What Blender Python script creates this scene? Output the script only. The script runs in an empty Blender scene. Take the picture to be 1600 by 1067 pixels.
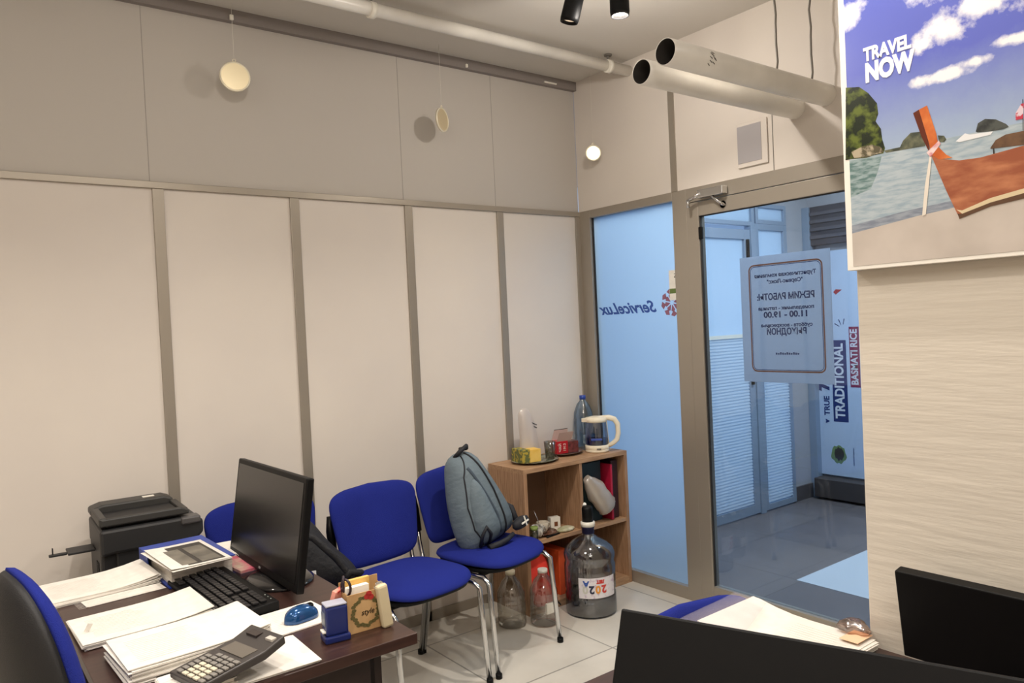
import bpy, bmesh, math, random
from mathutils import Vector, Matrix
from math import sin, cos, pi, radians
random.seed(7)
S = bpy.context.scene
COL = S.collection

# ------------------------------------------------------------------ camera
CAM_POS = Vector((-3.04669837, -3.28835776, 1.45551521))
CAM_F = Vector((0.60678379, 0.7946035, -0.02046249))
CAM_R = Vector((0.793329, -0.60700969, -0.04656533))
CAM_U = Vector((0.04942191, -0.0120216, 0.99870564))
cd = bpy.data.cameras.new('camera'); cam = bpy.data.objects.new('camera', cd); COL.objects.link(cam)
cd.sensor_width = 36.0; cd.lens = 36.0*1187.0/1600.0; cd.clip_start = 0.02; cd.clip_end = 60
mw = Matrix.Identity(4)
for i in range(3):
    mw[i][0] = CAM_R[i]; mw[i][1] = CAM_U[i]; mw[i][2] = -CAM_F[i]; mw[i][3] = CAM_POS[i]
cam.matrix_world = mw
S.camera = cam
# ------------------------------------------------------------------ exposure, world
S.view_settings.view_transform = 'Standard'; S.view_settings.look = 'None'
S.view_settings.gamma = 1.0; S.view_settings.use_curve_mapping = False
S.view_settings.exposure = 0.57
W = bpy.data.worlds.new('world'); S.world = W; W.use_nodes = True
W.node_tree.nodes['Background'].inputs[0].default_value = (0.55, 0.72, 1.0, 1)
W.node_tree.nodes['Background'].inputs[1].default_value = 0.6

def light_area(name, loc, size, size_y, power, color, aim):
    l = bpy.data.lights.new(name, 'AREA'); l.shape = 'RECTANGLE'; l.size = size; l.size_y = size_y
    l.energy = power; l.color = color
    o = bpy.data.objects.new(name, l); COL.objects.link(o); o.location = loc
    o.rotation_euler = Vector(aim).to_track_quat('-Z', 'Y').to_euler()
    return o
def light_spot(name, loc, power, color, angle, blend, aim=(0, 0, -1), radius=0.03):
    l = bpy.data.lights.new(name, 'SPOT'); l.energy = power; l.color = color
    l.spot_size = radians(angle); l.spot_blend = blend; l.shadow_soft_size = radius
    o = bpy.data.objects.new(name, l); COL.objects.link(o); o.location = loc
    o.rotation_euler = Vector(aim).to_track_quat('-Z', 'Y').to_euler()
    return o
WARM = (1.0, 0.925, 0.845)
COOL = (1.0, 0.99, 0.92)
# hallway: added unseen fill lights above the header; daylight behind the frosted hall doors
light_area('hall_fill_light', (1.35, -1.35, 2.80), 1.2, 0.6, 62, COOL, (0, 0, -1))
light_area('hall_fill_light', (0.55, -0.45, 2.80), 0.6, 0.5, 9, COOL, (0, 0, -1))
light_area('daylight_behind_doors', (1.7, 0.85, 1.25), 1.9, 2.3, 17, (0.86, 0.94, 1.0), (0, -1, 0))
# office: added soft fill light behind the camera, without a fixture
light_area('office_fill_light', (-3.0, -3.9, 2.82), 1.2, 0.6, 22, WARM, (0, 0, -1))

# ------------------------------------------------------------------ helpers
def srgb(r, g, b):
    f = lambda c: (c/255/12.92) if c/255 <= .04045 else ((c/255+.055)/1.055)**2.4
    return (f(r), f(g), f(b), 1.0)
MATS = {}
def mat(name, col, rough=.6, metal=0.0, bump=None, noise=None, spec=.5, coat=0.0, emit=None, alpha=None, sheen=0):
    """bump=(scale, strength, stretch xyz); noise=(scale, col2, stretch)"""
    if name in MATS: return MATS[name]
    m = bpy.data.materials.new(name); m.use_nodes = True; MATS[name] = m
    nt = m.node_tree; b = nt.nodes['Principled BSDF']
    c = srgb(*col); b.inputs['Base Color'].default_value = c
    b.inputs['Roughness'].default_value = rough; b.inputs['Metallic'].default_value = metal
    b.inputs['Specular IOR Level'].default_value = spec; b.inputs['Coat Weight'].default_value = coat
    if sheen: b.inputs['Sheen Weight'].default_value = sheen
    tc = nt.nodes.new('ShaderNodeTexCoord')
    def nz(scale, stretch, detail=4):
        mp = nt.nodes.new('ShaderNodeMapping'); mp.inputs['Scale'].default_value = stretch
        nt.links.new(tc.outputs['Object'], mp.inputs['Vector'])
        n = nt.nodes.new('ShaderNodeTexNoise'); n.inputs['Scale'].default_value = scale; n.inputs['Detail'].default_value = detail
        nt.links.new(mp.outputs[0], n.inputs['Vector']); return n
    if noise:
        n = nz(noise[0], noise[2] if len(noise) > 2 else (1, 1, 1))
        r = nt.nodes.new('ShaderNodeValToRGB')
        lo, hi = noise[3] if len(noise) > 3 else (.35, .65)
        r.color_ramp.elements[0].position = lo; r.color_ramp.elements[1].position = hi
        r.color_ramp.elements[0].color = c; r.color_ramp.elements[1].color = srgb(*noise[1])
        nt.links.new(n.outputs['Fac'], r.inputs[0]); nt.links.new(r.outputs[0], b.inputs['Base Color'])
    if bump:
        n = nz(bump[0], bump[2] if len(bump) > 2 else (1, 1, 1), 6)
        bp = nt.nodes.new('ShaderNodeBump'); bp.inputs['Strength'].default_value = bump[1]; bp.inputs['Distance'].default_value = .01
        nt.links.new(n.outputs['Fac'], bp.inputs['Height']); nt.links.new(bp.outputs[0], b.inputs['Normal'])
    if emit:
        b.inputs['Emission Color'].default_value = srgb(*emit[0]); b.inputs['Emission Strength'].default_value = emit[1]
    return m
def clear(name, tint, gloss=.12, rough=.03, fres=1.25):
    """thin clear plastic or glass: tinted see-through plus reflections"""
    if name in MATS: return MATS[name]
    m = bpy.data.materials.new(name); m.use_nodes = True; MATS[name] = m
    nt = m.node_tree; nt.nodes.clear()
    o = nt.nodes.new('ShaderNodeOutputMaterial'); t = nt.nodes.new('ShaderNodeBsdfTransparent')
    g = nt.nodes.new('ShaderNodeBsdfGlossy'); g.inputs['Roughness'].default_value = rough
    mx = nt.nodes.new('ShaderNodeMixShader'); fr = nt.nodes.new('ShaderNodeLayerWeight'); fr.inputs['Blend'].default_value = .25
    ml = nt.nodes.new('ShaderNodeMath'); ml.operation = 'MULTIPLY_ADD'; ml.inputs[1].default_value = .45; ml.inputs[2].default_value = gloss*.3
    t.inputs[0].default_value = srgb(*tint)
    nt.links.new(fr.outputs['Fresnel'], ml.inputs[0]); nt.links.new(ml.outputs[0], mx.inputs[0])
    nt.links.new(t.outputs[0], mx.inputs[1]); nt.links.new(g.outputs[0], mx.inputs[2]); nt.links.new(mx.outputs[0], o.inputs[0])
    return m
def translucent(name, col, see=0.0, diff=.4, gloss=.06):
    if name in MATS: return MATS[name]
    m = bpy.data.materials.new(name); m.use_nodes = True; MATS[name] = m
    nt = m.node_tree; nt.nodes.clear()
    N = nt.nodes.new; L = nt.links.new
    o = N('ShaderNodeOutputMaterial'); t = N('ShaderNodeBsdfTranslucent'); d = N('ShaderNodeBsdfDiffuse')
    t.inputs[0].default_value = srgb(*col); d.inputs[0].default_value = srgb(*col)
    m1 = N('ShaderNodeMixShader'); m1.inputs[0].default_value = diff
    L(t.outputs[0], m1.inputs[1]); L(d.outputs[0], m1.inputs[2])
    g = N('ShaderNodeBsdfGlossy'); g.inputs['Roughness'].default_value = .25
    m2 = N('ShaderNodeMixShader'); m2.inputs[0].default_value = gloss
    L(m1.outputs[0], m2.inputs[1]); L(g.outputs[0], m2.inputs[2]); last = m2
    if see:
        tr = N('ShaderNodeBsdfTransparent'); m3 = N('ShaderNodeMixShader'); m3.inputs[0].default_value = see
        L(m2.outputs[0], m3.inputs[1]); L(tr.outputs[0], m3.inputs[2]); last = m3
    L(last.outputs[0], o.inputs[0]); return m

class MB:
    def __init__(s): s.v = []; s.f = []; s.m = []; s.mi = 0; s.sm = []
    def add(s, vs, fs, smooth=False):
        b = len(s.v); s.v += [tuple(v) for v in vs]; s.f += [tuple(b+i for i in f) for f in fs]
        s.m += [s.mi]*len(fs); s.sm += [smooth]*len(fs); return s
    def box(s, x0, x1, y0, y1, z0, z1, M=None):
        vs = [Vector((x, y, z)) for x in (x0, x1) for y in (y0, y1) for z in (z0, z1)]
        if M: vs = [M @ v for v in vs]
        return s.add(vs, [(0,1,3,2),(4,6,7,5),(0,4,5,1),(2,3,7,6),(0,2,6,4),(1,5,7,3)])
    def ring_loft(s, rings, cap0=True, cap1=True, closed=True, smooth=True):
        n = len(rings[0]); vs = [v for r in rings for v in r]; fs = []
        for i in range(len(rings)-1):
            for j in range(n if closed else n-1):
                k = (j+1) % n; fs.append((i*n+j, i*n+k, (i+1)*n+k, (i+1)*n+j))
        b = len(s.f); s.add(vs, fs, smooth)
        base = len(s.v)-len(vs)
        if cap0: s.f.append(tuple(base+j for j in range(n))[::-1]); s.m.append(s.mi); s.sm.append(False)
        if cap1: s.f.append(tuple(base+(len(rings)-1)*n+j for j in range(n))); s.m.append(s.mi); s.sm.append(False)
        return s
    def tube(s, pts, r, n=10, cap=True):
        pts = [Vector(p) for p in pts]; rings = []
        up = None
        for i, p in enumerate(pts):
            d = (pts[min(i+1, len(pts)-1)]-pts[max(i-1, 0)]).normalized()
            if up is None:
                up = d.orthogonal().normalized()
            u = (up - d*up.dot(d)).normalized(); w = d.cross(u); up = u
            rr = r[i] if isinstance(r, (list, tuple)) else r
            rings.append([p+(u*cos(2*pi*k/n)+w*sin(2*pi*k/n))*rr for k in range(n)])
        return s.ring_loft(rings, cap, cap)
    def lathe(s, prof, c=(0, 0, 0), n=28, cap0=True, cap1=True, M=None):
        rings = []
        for r, z in prof:
            ring = [Vector((c[0]+r*cos(2*pi*k/n), c[1]+r*sin(2*pi*k/n), c[2]+z)) for k in range(n)]
            if M: ring = [M @ v for v in ring]
            rings.append(ring)
        return s.ring_loft(rings, cap0, cap1)
    def prism(s, poly, M, t):
        """polygon (x,y) in local plane, extruded t along local z, placed by matrix M"""
        n = len(poly)
        vs = [M @ Vector((p[0], p[1], 0)) for p in poly]+[M @ Vector((p[0], p[1], t)) for p in poly]
        fs = [tuple(range(n))[::-1], tuple(range(n, 2*n))]+[(i, (i+1) % n, n+(i+1) % n, n+i) for i in range(n)]
        return s.add(vs, fs)
    def build(s, name, mats, parent=None, bevel=0, seg=2, sub=0, smooth=None):
        me = bpy.data.meshes.new(name); me.from_pydata(s.v, [], s.f)
        mats = mats if isinstance(mats, (list, tuple)) else [mats]
        for m in mats: me.materials.append(m)
        for p, mi, sm in zip(me.polygons, s.m, s.sm): p.material_index = mi; p.use_smooth = sm if smooth is None else smooth
        bm = bmesh.new(); bm.from_mesh(me); bmesh.ops.recalc_face_normals(bm, faces=bm.faces); bm.to_mesh(me); bm.free()
        o = bpy.data.objects.new(name, me); COL.objects.link(o)
        if parent: o.parent = parent
        if bevel:
            b = o.modifiers.new('bevel', 'BEVEL'); b.width = bevel; b.segments = seg; b.limit_method = 'ANGLE'; b.angle_limit = radians(40)
        if sub:
            b = o.modifiers.new('sub', 'SUBSURF'); b.levels = sub; b.render_levels = sub
        return o
def B(name, m, x0, x1, y0, y1, z0, z1, parent=None, bevel=0, M=None):
    return MB().box(x0, x1, y0, y1, z0, z1, M).build(name, m, parent, bevel)
def thing(name, label, cat, loc=(0, 0, 0), rz=0, group=None):
    o = bpy.data.objects.new(name, None); COL.objects.link(o); o.empty_display_size = .05
    o.location = loc; o.rotation_euler = (0, 0, rz); o['label'] = label; o['category'] = cat
    if group: o['group'] = group
    return o
def tag(o, label, cat, group=None, kind=None):
    o['label'] = label; o['category'] = cat
    if group: o['group'] = group
    if kind: o['kind'] = kind
    return o
def struct(o, label=None):
    o['kind'] = 'structure'
    if label: o['label'] = label
    return o
def sempty(name, label=None):
    o = bpy.data.objects.new(name, None); COL.objects.link(o); o['kind'] = 'structure'
    if label: o['label'] = label
    return o
def text(s, name, m, M, size, parent=None, align='CENTER', ext=.0004, squeeze=1.0, shear=0, width=None, bold=0.0):
    """lettering as a mesh; local x = reading direction, local y = up"""
    c = bpy.data.curves.new(name, 'FONT'); c.body = s; c.size = size; c.extrude = ext; c.align_x = align; c.align_y = 'CENTER'
    c.shear = shear; c.resolution_u = 3; c.offset = bold
    t = bpy.data.objects.new('t', c); COL.objects.link(t)
    bpy.context.view_layer.update()
    me = bpy.data.meshes.new_from_object(t.evaluated_get(bpy.context.evaluated_depsgraph_get()))
    bpy.data.objects.remove(t); bpy.data.curves.remove(c)
    if width and len(me.vertices):
        xs = [v.co.x for v in me.vertices]; squeeze = width/(max(xs)-min(xs))
    for v in me.vertices: v.co.x *= squeeze
    me.transform(M); me.materials.clear(); me.materials.append(m)
    o = bpy.data.objects.new(name, me); COL.objects.link(o)
    if parent: o.parent = parent
    return o
def frame(o, x, y):
    """matrix from origin, local x dir, local y dir"""
    x = Vector(x).normalized(); y = Vector(y).normalized(); z = x.cross(y)
    M = Matrix.Identity(4)
    for i in range(3): M[i][0] = x[i]; M[i][1] = y[i]; M[i][2] = z[i]; M[i][3] = o[i]
    return M
def superell(a, b, n, k, N=40):
    t = 2*pi*k/N; c, s = cos(t), sin(t)
    return (a*math.copysign(abs(c)**(2/n), c), b*math.copysign(abs(s)**(2/n), s))
def cushion(outline, t, bend=None, front=1.0, back=.35, p=4.0, R=8):
    """padded shape: outline list of (x,z); thickness along -y (front) and +y (back)"""
    mb = MB(); N = len(outline); rings = []
    cx = sum(q[0] for q in outline)/N; cz = sum(q[1] for q in outline)/N
    bend = bend or (lambda x, z: 0)
    def ring(f, side):
        h = (1-f**p)**.5*t*side if f < 1 else 0
        out = []
        for x, z in outline:
            X = cx+(x-cx)*f; Z = cz+(z-cz)*f; out.append(Vector((X, bend(X, Z)-h, Z)))
        return out
    fs = [0.02]+[i/R for i in range(1, R)]+[.95, .985]
    for f in fs: rings.append(ring(f, front))
    rings.append(ring(1, 0))
    for f in reversed(fs): rings.append(ring(f, -back))
    mb.ring_loft(rings); return mb
def copy_tree(o, parent=None):
    c = o.copy(); COL.objects.link(c)
    if parent: c.parent = parent
    for ch in list(o.children): copy_tree(ch, c)
    return c

# ------------------------------------------------------------------ materials
m_wall = mat('painted_panel', (222, 214, 204), .55, noise=(1.3, (214, 206, 198)))
m_wall_up = mat('grey_dimmed_upper_panel', (190, 184, 176), .7)  # grey panels; tone also painted darker for the dim light up high
m_ceil = mat('ceiling_paint', (205, 200, 192), .85)
m_frame = mat('aluminium_profile', (168, 160, 148), .38, .55)
m_frame_dark = mat('dark_grey_profile', (120, 115, 108), .5, .3)
m_black = mat('black_plastic', (8, 8, 9), .5, spec=.2)
m_blackm = mat('black_plastic_matt', (20, 20, 22), .6, bump=(400, .15))
m_screen = mat('dark_screen', (16, 15, 16), .25)
m_fabric = mat('blue_fabric', (33, 45, 134), .95, bump=(600, .5), noise=(3, (29, 40, 124)), spec=.2)
m_chrome = mat('chrome', (215, 215, 215), .15, 1.0)
m_paper = mat('white_paper', (228, 223, 214), .7, noise=(40, (220, 215, 206)))
m_paper_edge = mat('paper_edges', (226, 220, 208), .8, noise=(30, (190, 184, 172), (1, 1, 30)))
m_wood_desk = mat('wenge_laminate', (62, 40, 34), .32, noise=(6, (48, 30, 26), (1, 12, 12)))
m_desk_side = mat('wenge_side', (40, 27, 25), .5)
m_oak = mat('oak_laminate', (178, 140, 108), .55, noise=(9, (150, 114, 84), (10, 10, 1)), bump=(60, .08, (10, 10, 1)))
m_oak_h = mat('oak_laminate_top', (182, 146, 112), .5, noise=(9, (158, 122, 90), (1, 10, 10)))
m_white = mat('white_plastic', (236, 232, 220), .35)
m_blue_print = mat('blue_print', (52, 84, 160), .7)

# ------------------------------------------------------------------ room shell
H = 2.851; RAIL = 2.10
def tiles(name, c1, c2, size, joint, rough, offset=(0, 0), big=None):
    m = bpy.data.materials.new(name); m.use_nodes = True; nt = m.node_tree; b = nt.nodes['Principled BSDF']; N = nt.nodes.new; L = nt.links.new
    tc = N('ShaderNodeTexCoord'); br = N('ShaderNodeTexBrick'); mp = N('ShaderNodeMapping')
    mp.inputs['Location'].default_value = (offset[0], offset[1], 0)
    L(tc.outputs['Object'], mp.inputs[0]); L(mp.outputs[0], br.inputs['Vector'])
    br.offset = 0; br.inputs['Scale'].default_value = 1; br.inputs['Brick Width'].default_value = size; br.inputs['Row Height'].default_value = size
    br.inputs['Mortar Size'].default_value = joint; br.inputs['Color1'].default_value = srgb(*c1); br.inputs['Color2'].default_value = srgb(*c2)
    br.inputs['Mortar'].default_value = srgb(*[int(c*.72) for c in c1])
    n = N('ShaderNodeTexNoise'); n.inputs['Scale'].default_value = 3.5; n.inputs['Detail'].default_value = 8
    L(tc.outputs['Object'], n.inputs['Vector'])
    mr = N('ShaderNodeMapRange'); mr.inputs[3].default_value = .72; mr.inputs[4].default_value = 1.2; L(n.outputs['Fac'], mr.inputs[0])
    mx = N('ShaderNodeMix'); mx.data_type = 'RGBA'; mx.blend_type = 'MULTIPLY'; mx.inputs[0].default_value = 1
    L(br.outputs['Color'], mx.inputs[6]); L(mr.outputs[0], mx.inputs[7]); L(mx.outputs[2], b.inputs['Base Color'])
    b.inputs['Roughness'].default_value = rough
    return m
m_floor = tiles('beige_marble_tiles', (206, 200, 188), (214, 208, 196), .6, .004, .3, (.1, .25))
m_hfloor = tiles('grey_hall_tiles', (112, 104, 104), (98, 92, 96), .62, .004, .45, (-.02, .33))
struct(B('floor', m_floor, -4.6, .06, -5, 0, -.1, 0), 'pale marble-look tiled office floor')
struct(B('floor', m_hfloor, .06, 4.2, -5, .06, -.1, 0), 'grey tiled hallway floor beyond the glass door')
struct(B('ceiling', m_ceil, -4.6, 0, -5, 0, H, H+.1), 'painted grey-beige office ceiling')
struct(B('ceiling', m_ceil, 0, 4.2, -5, .06, H, H+.1), 'hallway ceiling')
# left partition wall (plane y=0)
wl = sempty('wall_left', 'partition wall of pale panels in a grey metal grid')
panels_x = [-4.6, -4.10, -3.52, -2.95, -2.294, -1.727, -1.145, -.583, 0]
B('wall_panel', m_wall, -4.6, 0, 0, .09, 0, 2.09, wl)
B('wall_panel', m_wall_up, -4.6, 0, .004, .09, 2.09, H, wl)
for x in (-2.32, -1.165, -.60, -3.4):
    B('panel_joint', mat('joint_grey', (158, 152, 145), .7), x-.0012, x+.0012, .003, .006, 2.10, H, wl)
tr = 0
def trim(m, *a, **k):
    global tr; tr += 1
    return struct(B('trim_%d' % tr, m, *a, **k))
trim(m_frame, -4.6, -.0, -.012, .0, 2.072, 2.10, bevel=.002)
for i, x in enumerate(panels_x[1:-1]):
    w = .0215
    trim(m_frame, x-w, x+w, -.010, .0, 0, 2.072, bevel=.002)
trim(m_frame, -.036, -.0, -.010, .0, 0, 2.072, bevel=.002)
trim(m_frame, -4.6, -.03, -.010, .0, 0, .05)
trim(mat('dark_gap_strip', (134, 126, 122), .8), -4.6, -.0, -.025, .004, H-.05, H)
# glass partition wall (plane x=0, from y=0 to -2.5)
wr = sempty('wall_right', 'glazed partition towards the hallway with panelled band above')
B('wall_panel', m_wall, 0, .06, -.705, 0, 2.10, H, wr)
B('wall_panel', m_wall, 0, .06, -2.5, -.742, 2.10, H, wr)
B('panel_joint', m_frame, -.006, .055, -.742, -.705, 2.10, H, wr)
B('panel_joint', m_frame_dark, -.002, .0, -1.30, -1.297, 2.10, 2.5, wr)
# frames
trim(m_frame, -.004, .055, -.093, -.0, 0, 2.10, bevel=.002)
trim(m_frame, -.004, .055, -.795, -.705, 0, 2.10, bevel=.002)
trim(m_frame, -.004, .055, -.705, -.093, 2.055, 2.10, bevel=.002)
trim(m_frame, -.004, .055, -.705, -.093, 0, .065, bevel=.002)
trim(m_frame, -.004, .055, -2.47, -.795, 2.03, 2.10, bevel=.002)
trim(m_frame, -.004, .055, -2.5, -1.86, 0, 2.03, bevel=.002)
m_gasket = mat('rubber_gasket', (38, 36, 36), .7)
# frosted fixed pane
w1 = sempty('window_1', 'frosted blue fixed pane beside the office door')
m_frost = translucent('frosted_film_glass', (190, 212, 230), 0, .16, .05)
_nt = m_frost.node_tree; _out = [n for n in _nt.nodes if n.type == 'OUTPUT_MATERIAL'][0]; _src = _out.inputs[0].links[0].from_socket
_rf = _nt.nodes.new('ShaderNodeBsdfRefraction'); _rf.inputs['Roughness'].default_value = .42; _rf.inputs['IOR'].default_value = 1.35; _rf.inputs['Color'].default_value = srgb(210, 222, 236)
_mx = _nt.nodes.new('ShaderNodeMixShader'); _mx.inputs[0].default_value = .5
_nt.links.new(_src, _mx.inputs[1]); _nt.links.new(_rf.outputs[0], _mx.inputs[2]); _nt.links.new(_mx.outputs[0], _out.inputs[0])
B('glass_pane', m_frost, .024, .028, -.705, -.093, .065, 2.055, w1)
g = MB(); g.box(.012, .022, -.100, -.093, .065, 2.055); g.build('gasket', m_gasket, w1)
# lettering and flower emblem on the frosted pane (seen from behind, mirrored)
M = frame((.022, -.345, 1.522), (0, 1, .0), (0, 0, 1))
o = text('ServiceLux', 'lettering', m_blue_print, M, .088, w1, shear=.55, width=.44, bold=.0022)
fl = MB(); fm = Vector((.022, -.655, 1.538))
for k in range(8):
    a = k*pi/4+.2
    for (r0, r1, wd) in ((.012, .042, .013), (.046, .066, .010)):
        pts = [(r0*cos(a-.1), r0*sin(a-.1)), (r1*cos(a-.32), r1*sin(a-.32)), ((r1+.008)*cos(a), (r1+.008)*sin(a)), (r1*cos(a+.32), r1*sin(a+.32)), (r0*cos(a+.1), r0*sin(a+.1))]
        fl.prism(pts, frame(fm, (0, -1, 0), (0, 0, 1)), .0004)
fl.build('flower_emblem', mat('flower_print', (140, 92, 112), .7), w1)
# office door
d1 = sempty('door_1', 'aluminium framed glass office door')
DY0, DY1 = -1.85, -.797
db = MB()
db.box(-.008, .04, DY1-.075, DY1, .02, 2.026); db.box(-.008, .04, DY0, DY0+.075, .02, 2.026)
db.box(-.008, .04, DY0+.075, DY1-.075, 1.955, 2.026); db.box(-.008, .04, DY0+.075, DY1-.075, .02, .11)
db.build('door_frame', m_frame, d1, bevel=.003)
m_glass = clear('door_glass', (208, 220, 232), .14)
B('glass_pane', m_glass, .012, .018, DY0+.075, DY1-.075, .11, 1.955, d1)
gk = MB()
gk.box(.0, .012, DY1-.079, DY1-.075, .11, 1.955); gk.box(.0, .012, DY0+.075, DY1-.075, 1.951, 1.955)
gk.build('gasket', m_gasket, d1)
B('shadow_gap', m_gasket, .0, .03, -.7975, -.7945, 0, 2.03, d1)
cl = MB()
cl.box(-.05, -.008, -1.05, -.90, 2.035, 2.075)
cl.build('door_closer', m_chrome, d1, bevel=.004)
c2 = MB(); c2.tube([(-.045, -.92, 2.055), (-.05, -.84, 2.03)], .009, 8); c2.tube([(-.05, -.845, 2.035), (-.05, -.845, 1.995)], .008, 10)
c2.lathe([(.018, 0), (.018, .012)], (0, 0, 0), 14, M=frame((-.008, -1.02, 1.99), (0, 1, 0), (0, 0, 1)) @ Matrix.Rotation(0, 4, 'X'))
c2.tube([(-.03, -.96, 2.045), (-.03, -1.03, 1.99), (-.01, -1.03, 1.985)], .008, 8)
c2.build('closer_arm', m_chrome, d1)
B('hinge', m_black, -.012, 0.0, DY1-.095, DY1-.074, 1.84, 1.90, d1, .002)

# rest of the shell, behind the camera and round the hallway
struct(B('wall_back', m_wall, -4.7, -4.6, -5, .09, 0, H))
struct(B('wall_rear', m_wall, -4.6, -1.5, -5.1, -5, 0, H))
m_col = mat('brushed_plaster', (212, 204, 190), .6, bump=(5, .20, (1, 1.2, 11)))
cb = MB(); cb.box(-1.5, .0, -5, -2.462, 0, H)
struct(cb.build('wall_front', m_col, bevel=.004), 'brush-textured white plaster pier in the foreground')

# hallway end walls
m_hwall = mat('hall_paint', (176, 176, 182), .8)
wh = struct(B('wall_hallway', m_hwall, 2.165, 2.6, .06, .2, 0, H))
B('wall_band', m_hwall, .06, 2.165, .06, .2, 2.27, H, wh)
B('wall_band', m_frost, .06, 1.14, .09, .10, 0, 2.27, wh)
B('plinth', mat('plinth_tile', (86, 80, 82), .5), 2.165, 2.44, .045, .06, 0, .11, wh)
struct(B('wall_end', m_hwall, 2.5, 2.6, -5, .06, 0, H), 'hallway end wall')
struct(B('wall_hall_right', m_hwall, 0.06, 2.5, -5.1, -5, 0, H))
m_hframe = mat('hall_window_frame', (150, 165, 184), .45, .2)
m_pane = translucent('frosted_daylight_glass', (225, 236, 244), 0, .3, .05)
m_slat = translucent('blind_slats', (225, 232, 238), 0, .4, .03)
def hallframe(parent, x0, x1, z0, z1, w, y0=.03, y1=.075):
    f = MB(); f.box(x0, x0+w, y0, y1, z0, z1); f.box(x1-w, x1, y0, y1, z0, z1)
    f.box(x0+w, x1-w, y0, y1, z1-w, z1); f.box(x0+w, x1-w, y0, y1, z0, z0+w)
    return f.build('frame', m_hframe, parent, .003)
d2 = sempty('door_2', 'frosted glass door across the hallway')
hallframe(d2, 1.10, 1.70, .01, 2.07, .07)
B('glass_pane', m_pane, 1.17, 1.63, .05, .056, .08, 2.0, d2)
B('door_handle', m_black, 1.645, 1.665, .01, .03, .95, 2.0, d2, .004)
w2 = sempty('window_2', 'tall frosted hall window beside the frosted door')
hallframe(w2, 1.76, 2.165, .01, 2.12, .045)
B('glass_pane', m_pane, 1.805, 2.12, .05, .056, .055, 2.075, w2)
w3 = sempty('window_3', 'transom light above the hall door')
hallframe(w3, 1.10, 1.76, 2.10, 2.27, .03); B('glass_pane', m_pane, 1.13, 1.73, .05, .056, 2.13, 2.24, w3)
w4 = sempty('window_4', 'small transom light above the tall hall window')
hallframe(w4, 1.78, 2.165, 2.12, 2.27, .03); B('glass_pane', m_pane, 1.81, 2.135, .05, .056, 2.15, 2.24, w4)
trim(m_hframe, 1.70, 1.76, .02, .08, 0, 2.1, bevel=.003)
trim(m_hframe, 2.42, 2.5, .0, .06, 0, 2.27, bevel=.003)
def blind(x0, x1, z0, z1, label):
    b = thing('window_blind', label, 'blind', ((x0+x1)/2, .03, z0)); n = int((z1-z0)/.022); mb = MB()
    for i in range(n):
        z = .011+i*.022; hw = (x1-x0)/2
        mb.add([(-hw, -.004, z-.011), (hw, -.004, z-.011), (hw, .006, z+.009), (-hw, .006, z+.009)], [(0, 1, 2, 3)])
    mb.build('slats', m_slat, b); B('head_rail', m_white, -(x1-x0)/2, (x1-x0)/2, -.008, .012, z1-z0-.005, z1-z0+.02, b)
blind(1.18, 1.62, .09, 1.30, 'white slatted blind on the frosted door across the hallway')
blind(1.81, 2.115, .07, 1.15, 'narrow white slatted blind on the tall window beside the hall column')
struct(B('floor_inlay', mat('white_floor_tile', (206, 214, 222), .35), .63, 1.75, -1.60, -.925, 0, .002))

# ---- banner on the hallway end wall
bn = thing('wall_banner', 'white rice advertising banner with rotated blue lettering beyond the glass door', 'banner', (2.49, -.6, .18))
def bw(y, z): return (2.478, y+.0, z)
bn_i = Matrix.Translation((-2.49, .6, -.18))
m_ban = mat('banner_vinyl', (196, 212, 236), .5)
B('vinyl_sheet', m_ban, -.012, 0, -.7, .61, 0, 1.74, bn)
m_navy = mat('banner_navy', (28, 48, 110), .6); m_mar = mat('banner_maroon', (140, 44, 84), .6); m_bwh = mat('banner_white', (226, 230, 240), .6)
def bx(y0, y1, z0, z1, m, name, d=.0135): return MB().box(2.49-.012-.0006*(d/.0135), 2.49-.012, y0, y1, z0, z1).build(name, m, bn)
def fixb(o): o.data.transform(bn_i); return o
fixb(bx(-.235, -.115, .60, 1.23, m_navy, 'navy_panel'))
fixb(text('TRADITIONAL', 'lettering', m_bwh, frame((2.4768, -.175, .915), (0, 0, 1), (0, 1, 0)), .105, bn, width=.58, bold=.003))
fixb(bx(-.34, -.262, .87, 1.33, m_mar, 'maroon_panel'))
fixb(text('BASMATI RICE', 'lettering', m_bwh, frame((2.4768, -.30, 1.10), (0, 0, 1), (0, 1, 0)), .075, bn, width=.42, bold=.002))
fixb(text('TRUE', 'lettering', m_navy, frame((2.4772, -.065, .72), (0, 0, 1), (0, 1, 0)), .062, bn, width=.15, bold=.002))
fixb(text('TA', 'lettering', m_navy, frame((2.4772, -.05, .90), (0, 0, 1), (0, 1, 0)), .11, bn, width=.16, bold=.006, shear=.3))
fixb(text('v', 'lettering', m_navy, frame((2.4772, -.06, .60), (0, 0, 1), (0, 1, 0)), .05, bn, bold=.004))
fixb(bx(-.135, -.05, 1.40, 1.70, mat('banner_green', (150, 172, 110), .6), 'green_label'))
fixb(text('THE RICE', 'lettering', mat('banner_dkgreen', (90, 116, 70), .6), frame((2.4768, -.09, 1.58), (0, 0, 1), (0, 1, 0)), .035, bn))
spk = MB()
for a in (20, 55, 90): spk.prism([(.03*cos(radians(a+4)), .03*sin(radians(a+4))), (.075*cos(radians(a+2)), .075*sin(radians(a+2))), (.075*cos(radians(a-4)), .075*sin(radians(a-4))), (.03*cos(radians(a-4)), .03*sin(radians(a-4)))], frame((2.4772, -.215, 1.32), (0, -1, 0), (0, 0, 1)) @ Matrix.Rotation(radians(60), 4, 'Z'), .0005)
fixb(spk.build('spark_marks', m_navy, bn))
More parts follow.
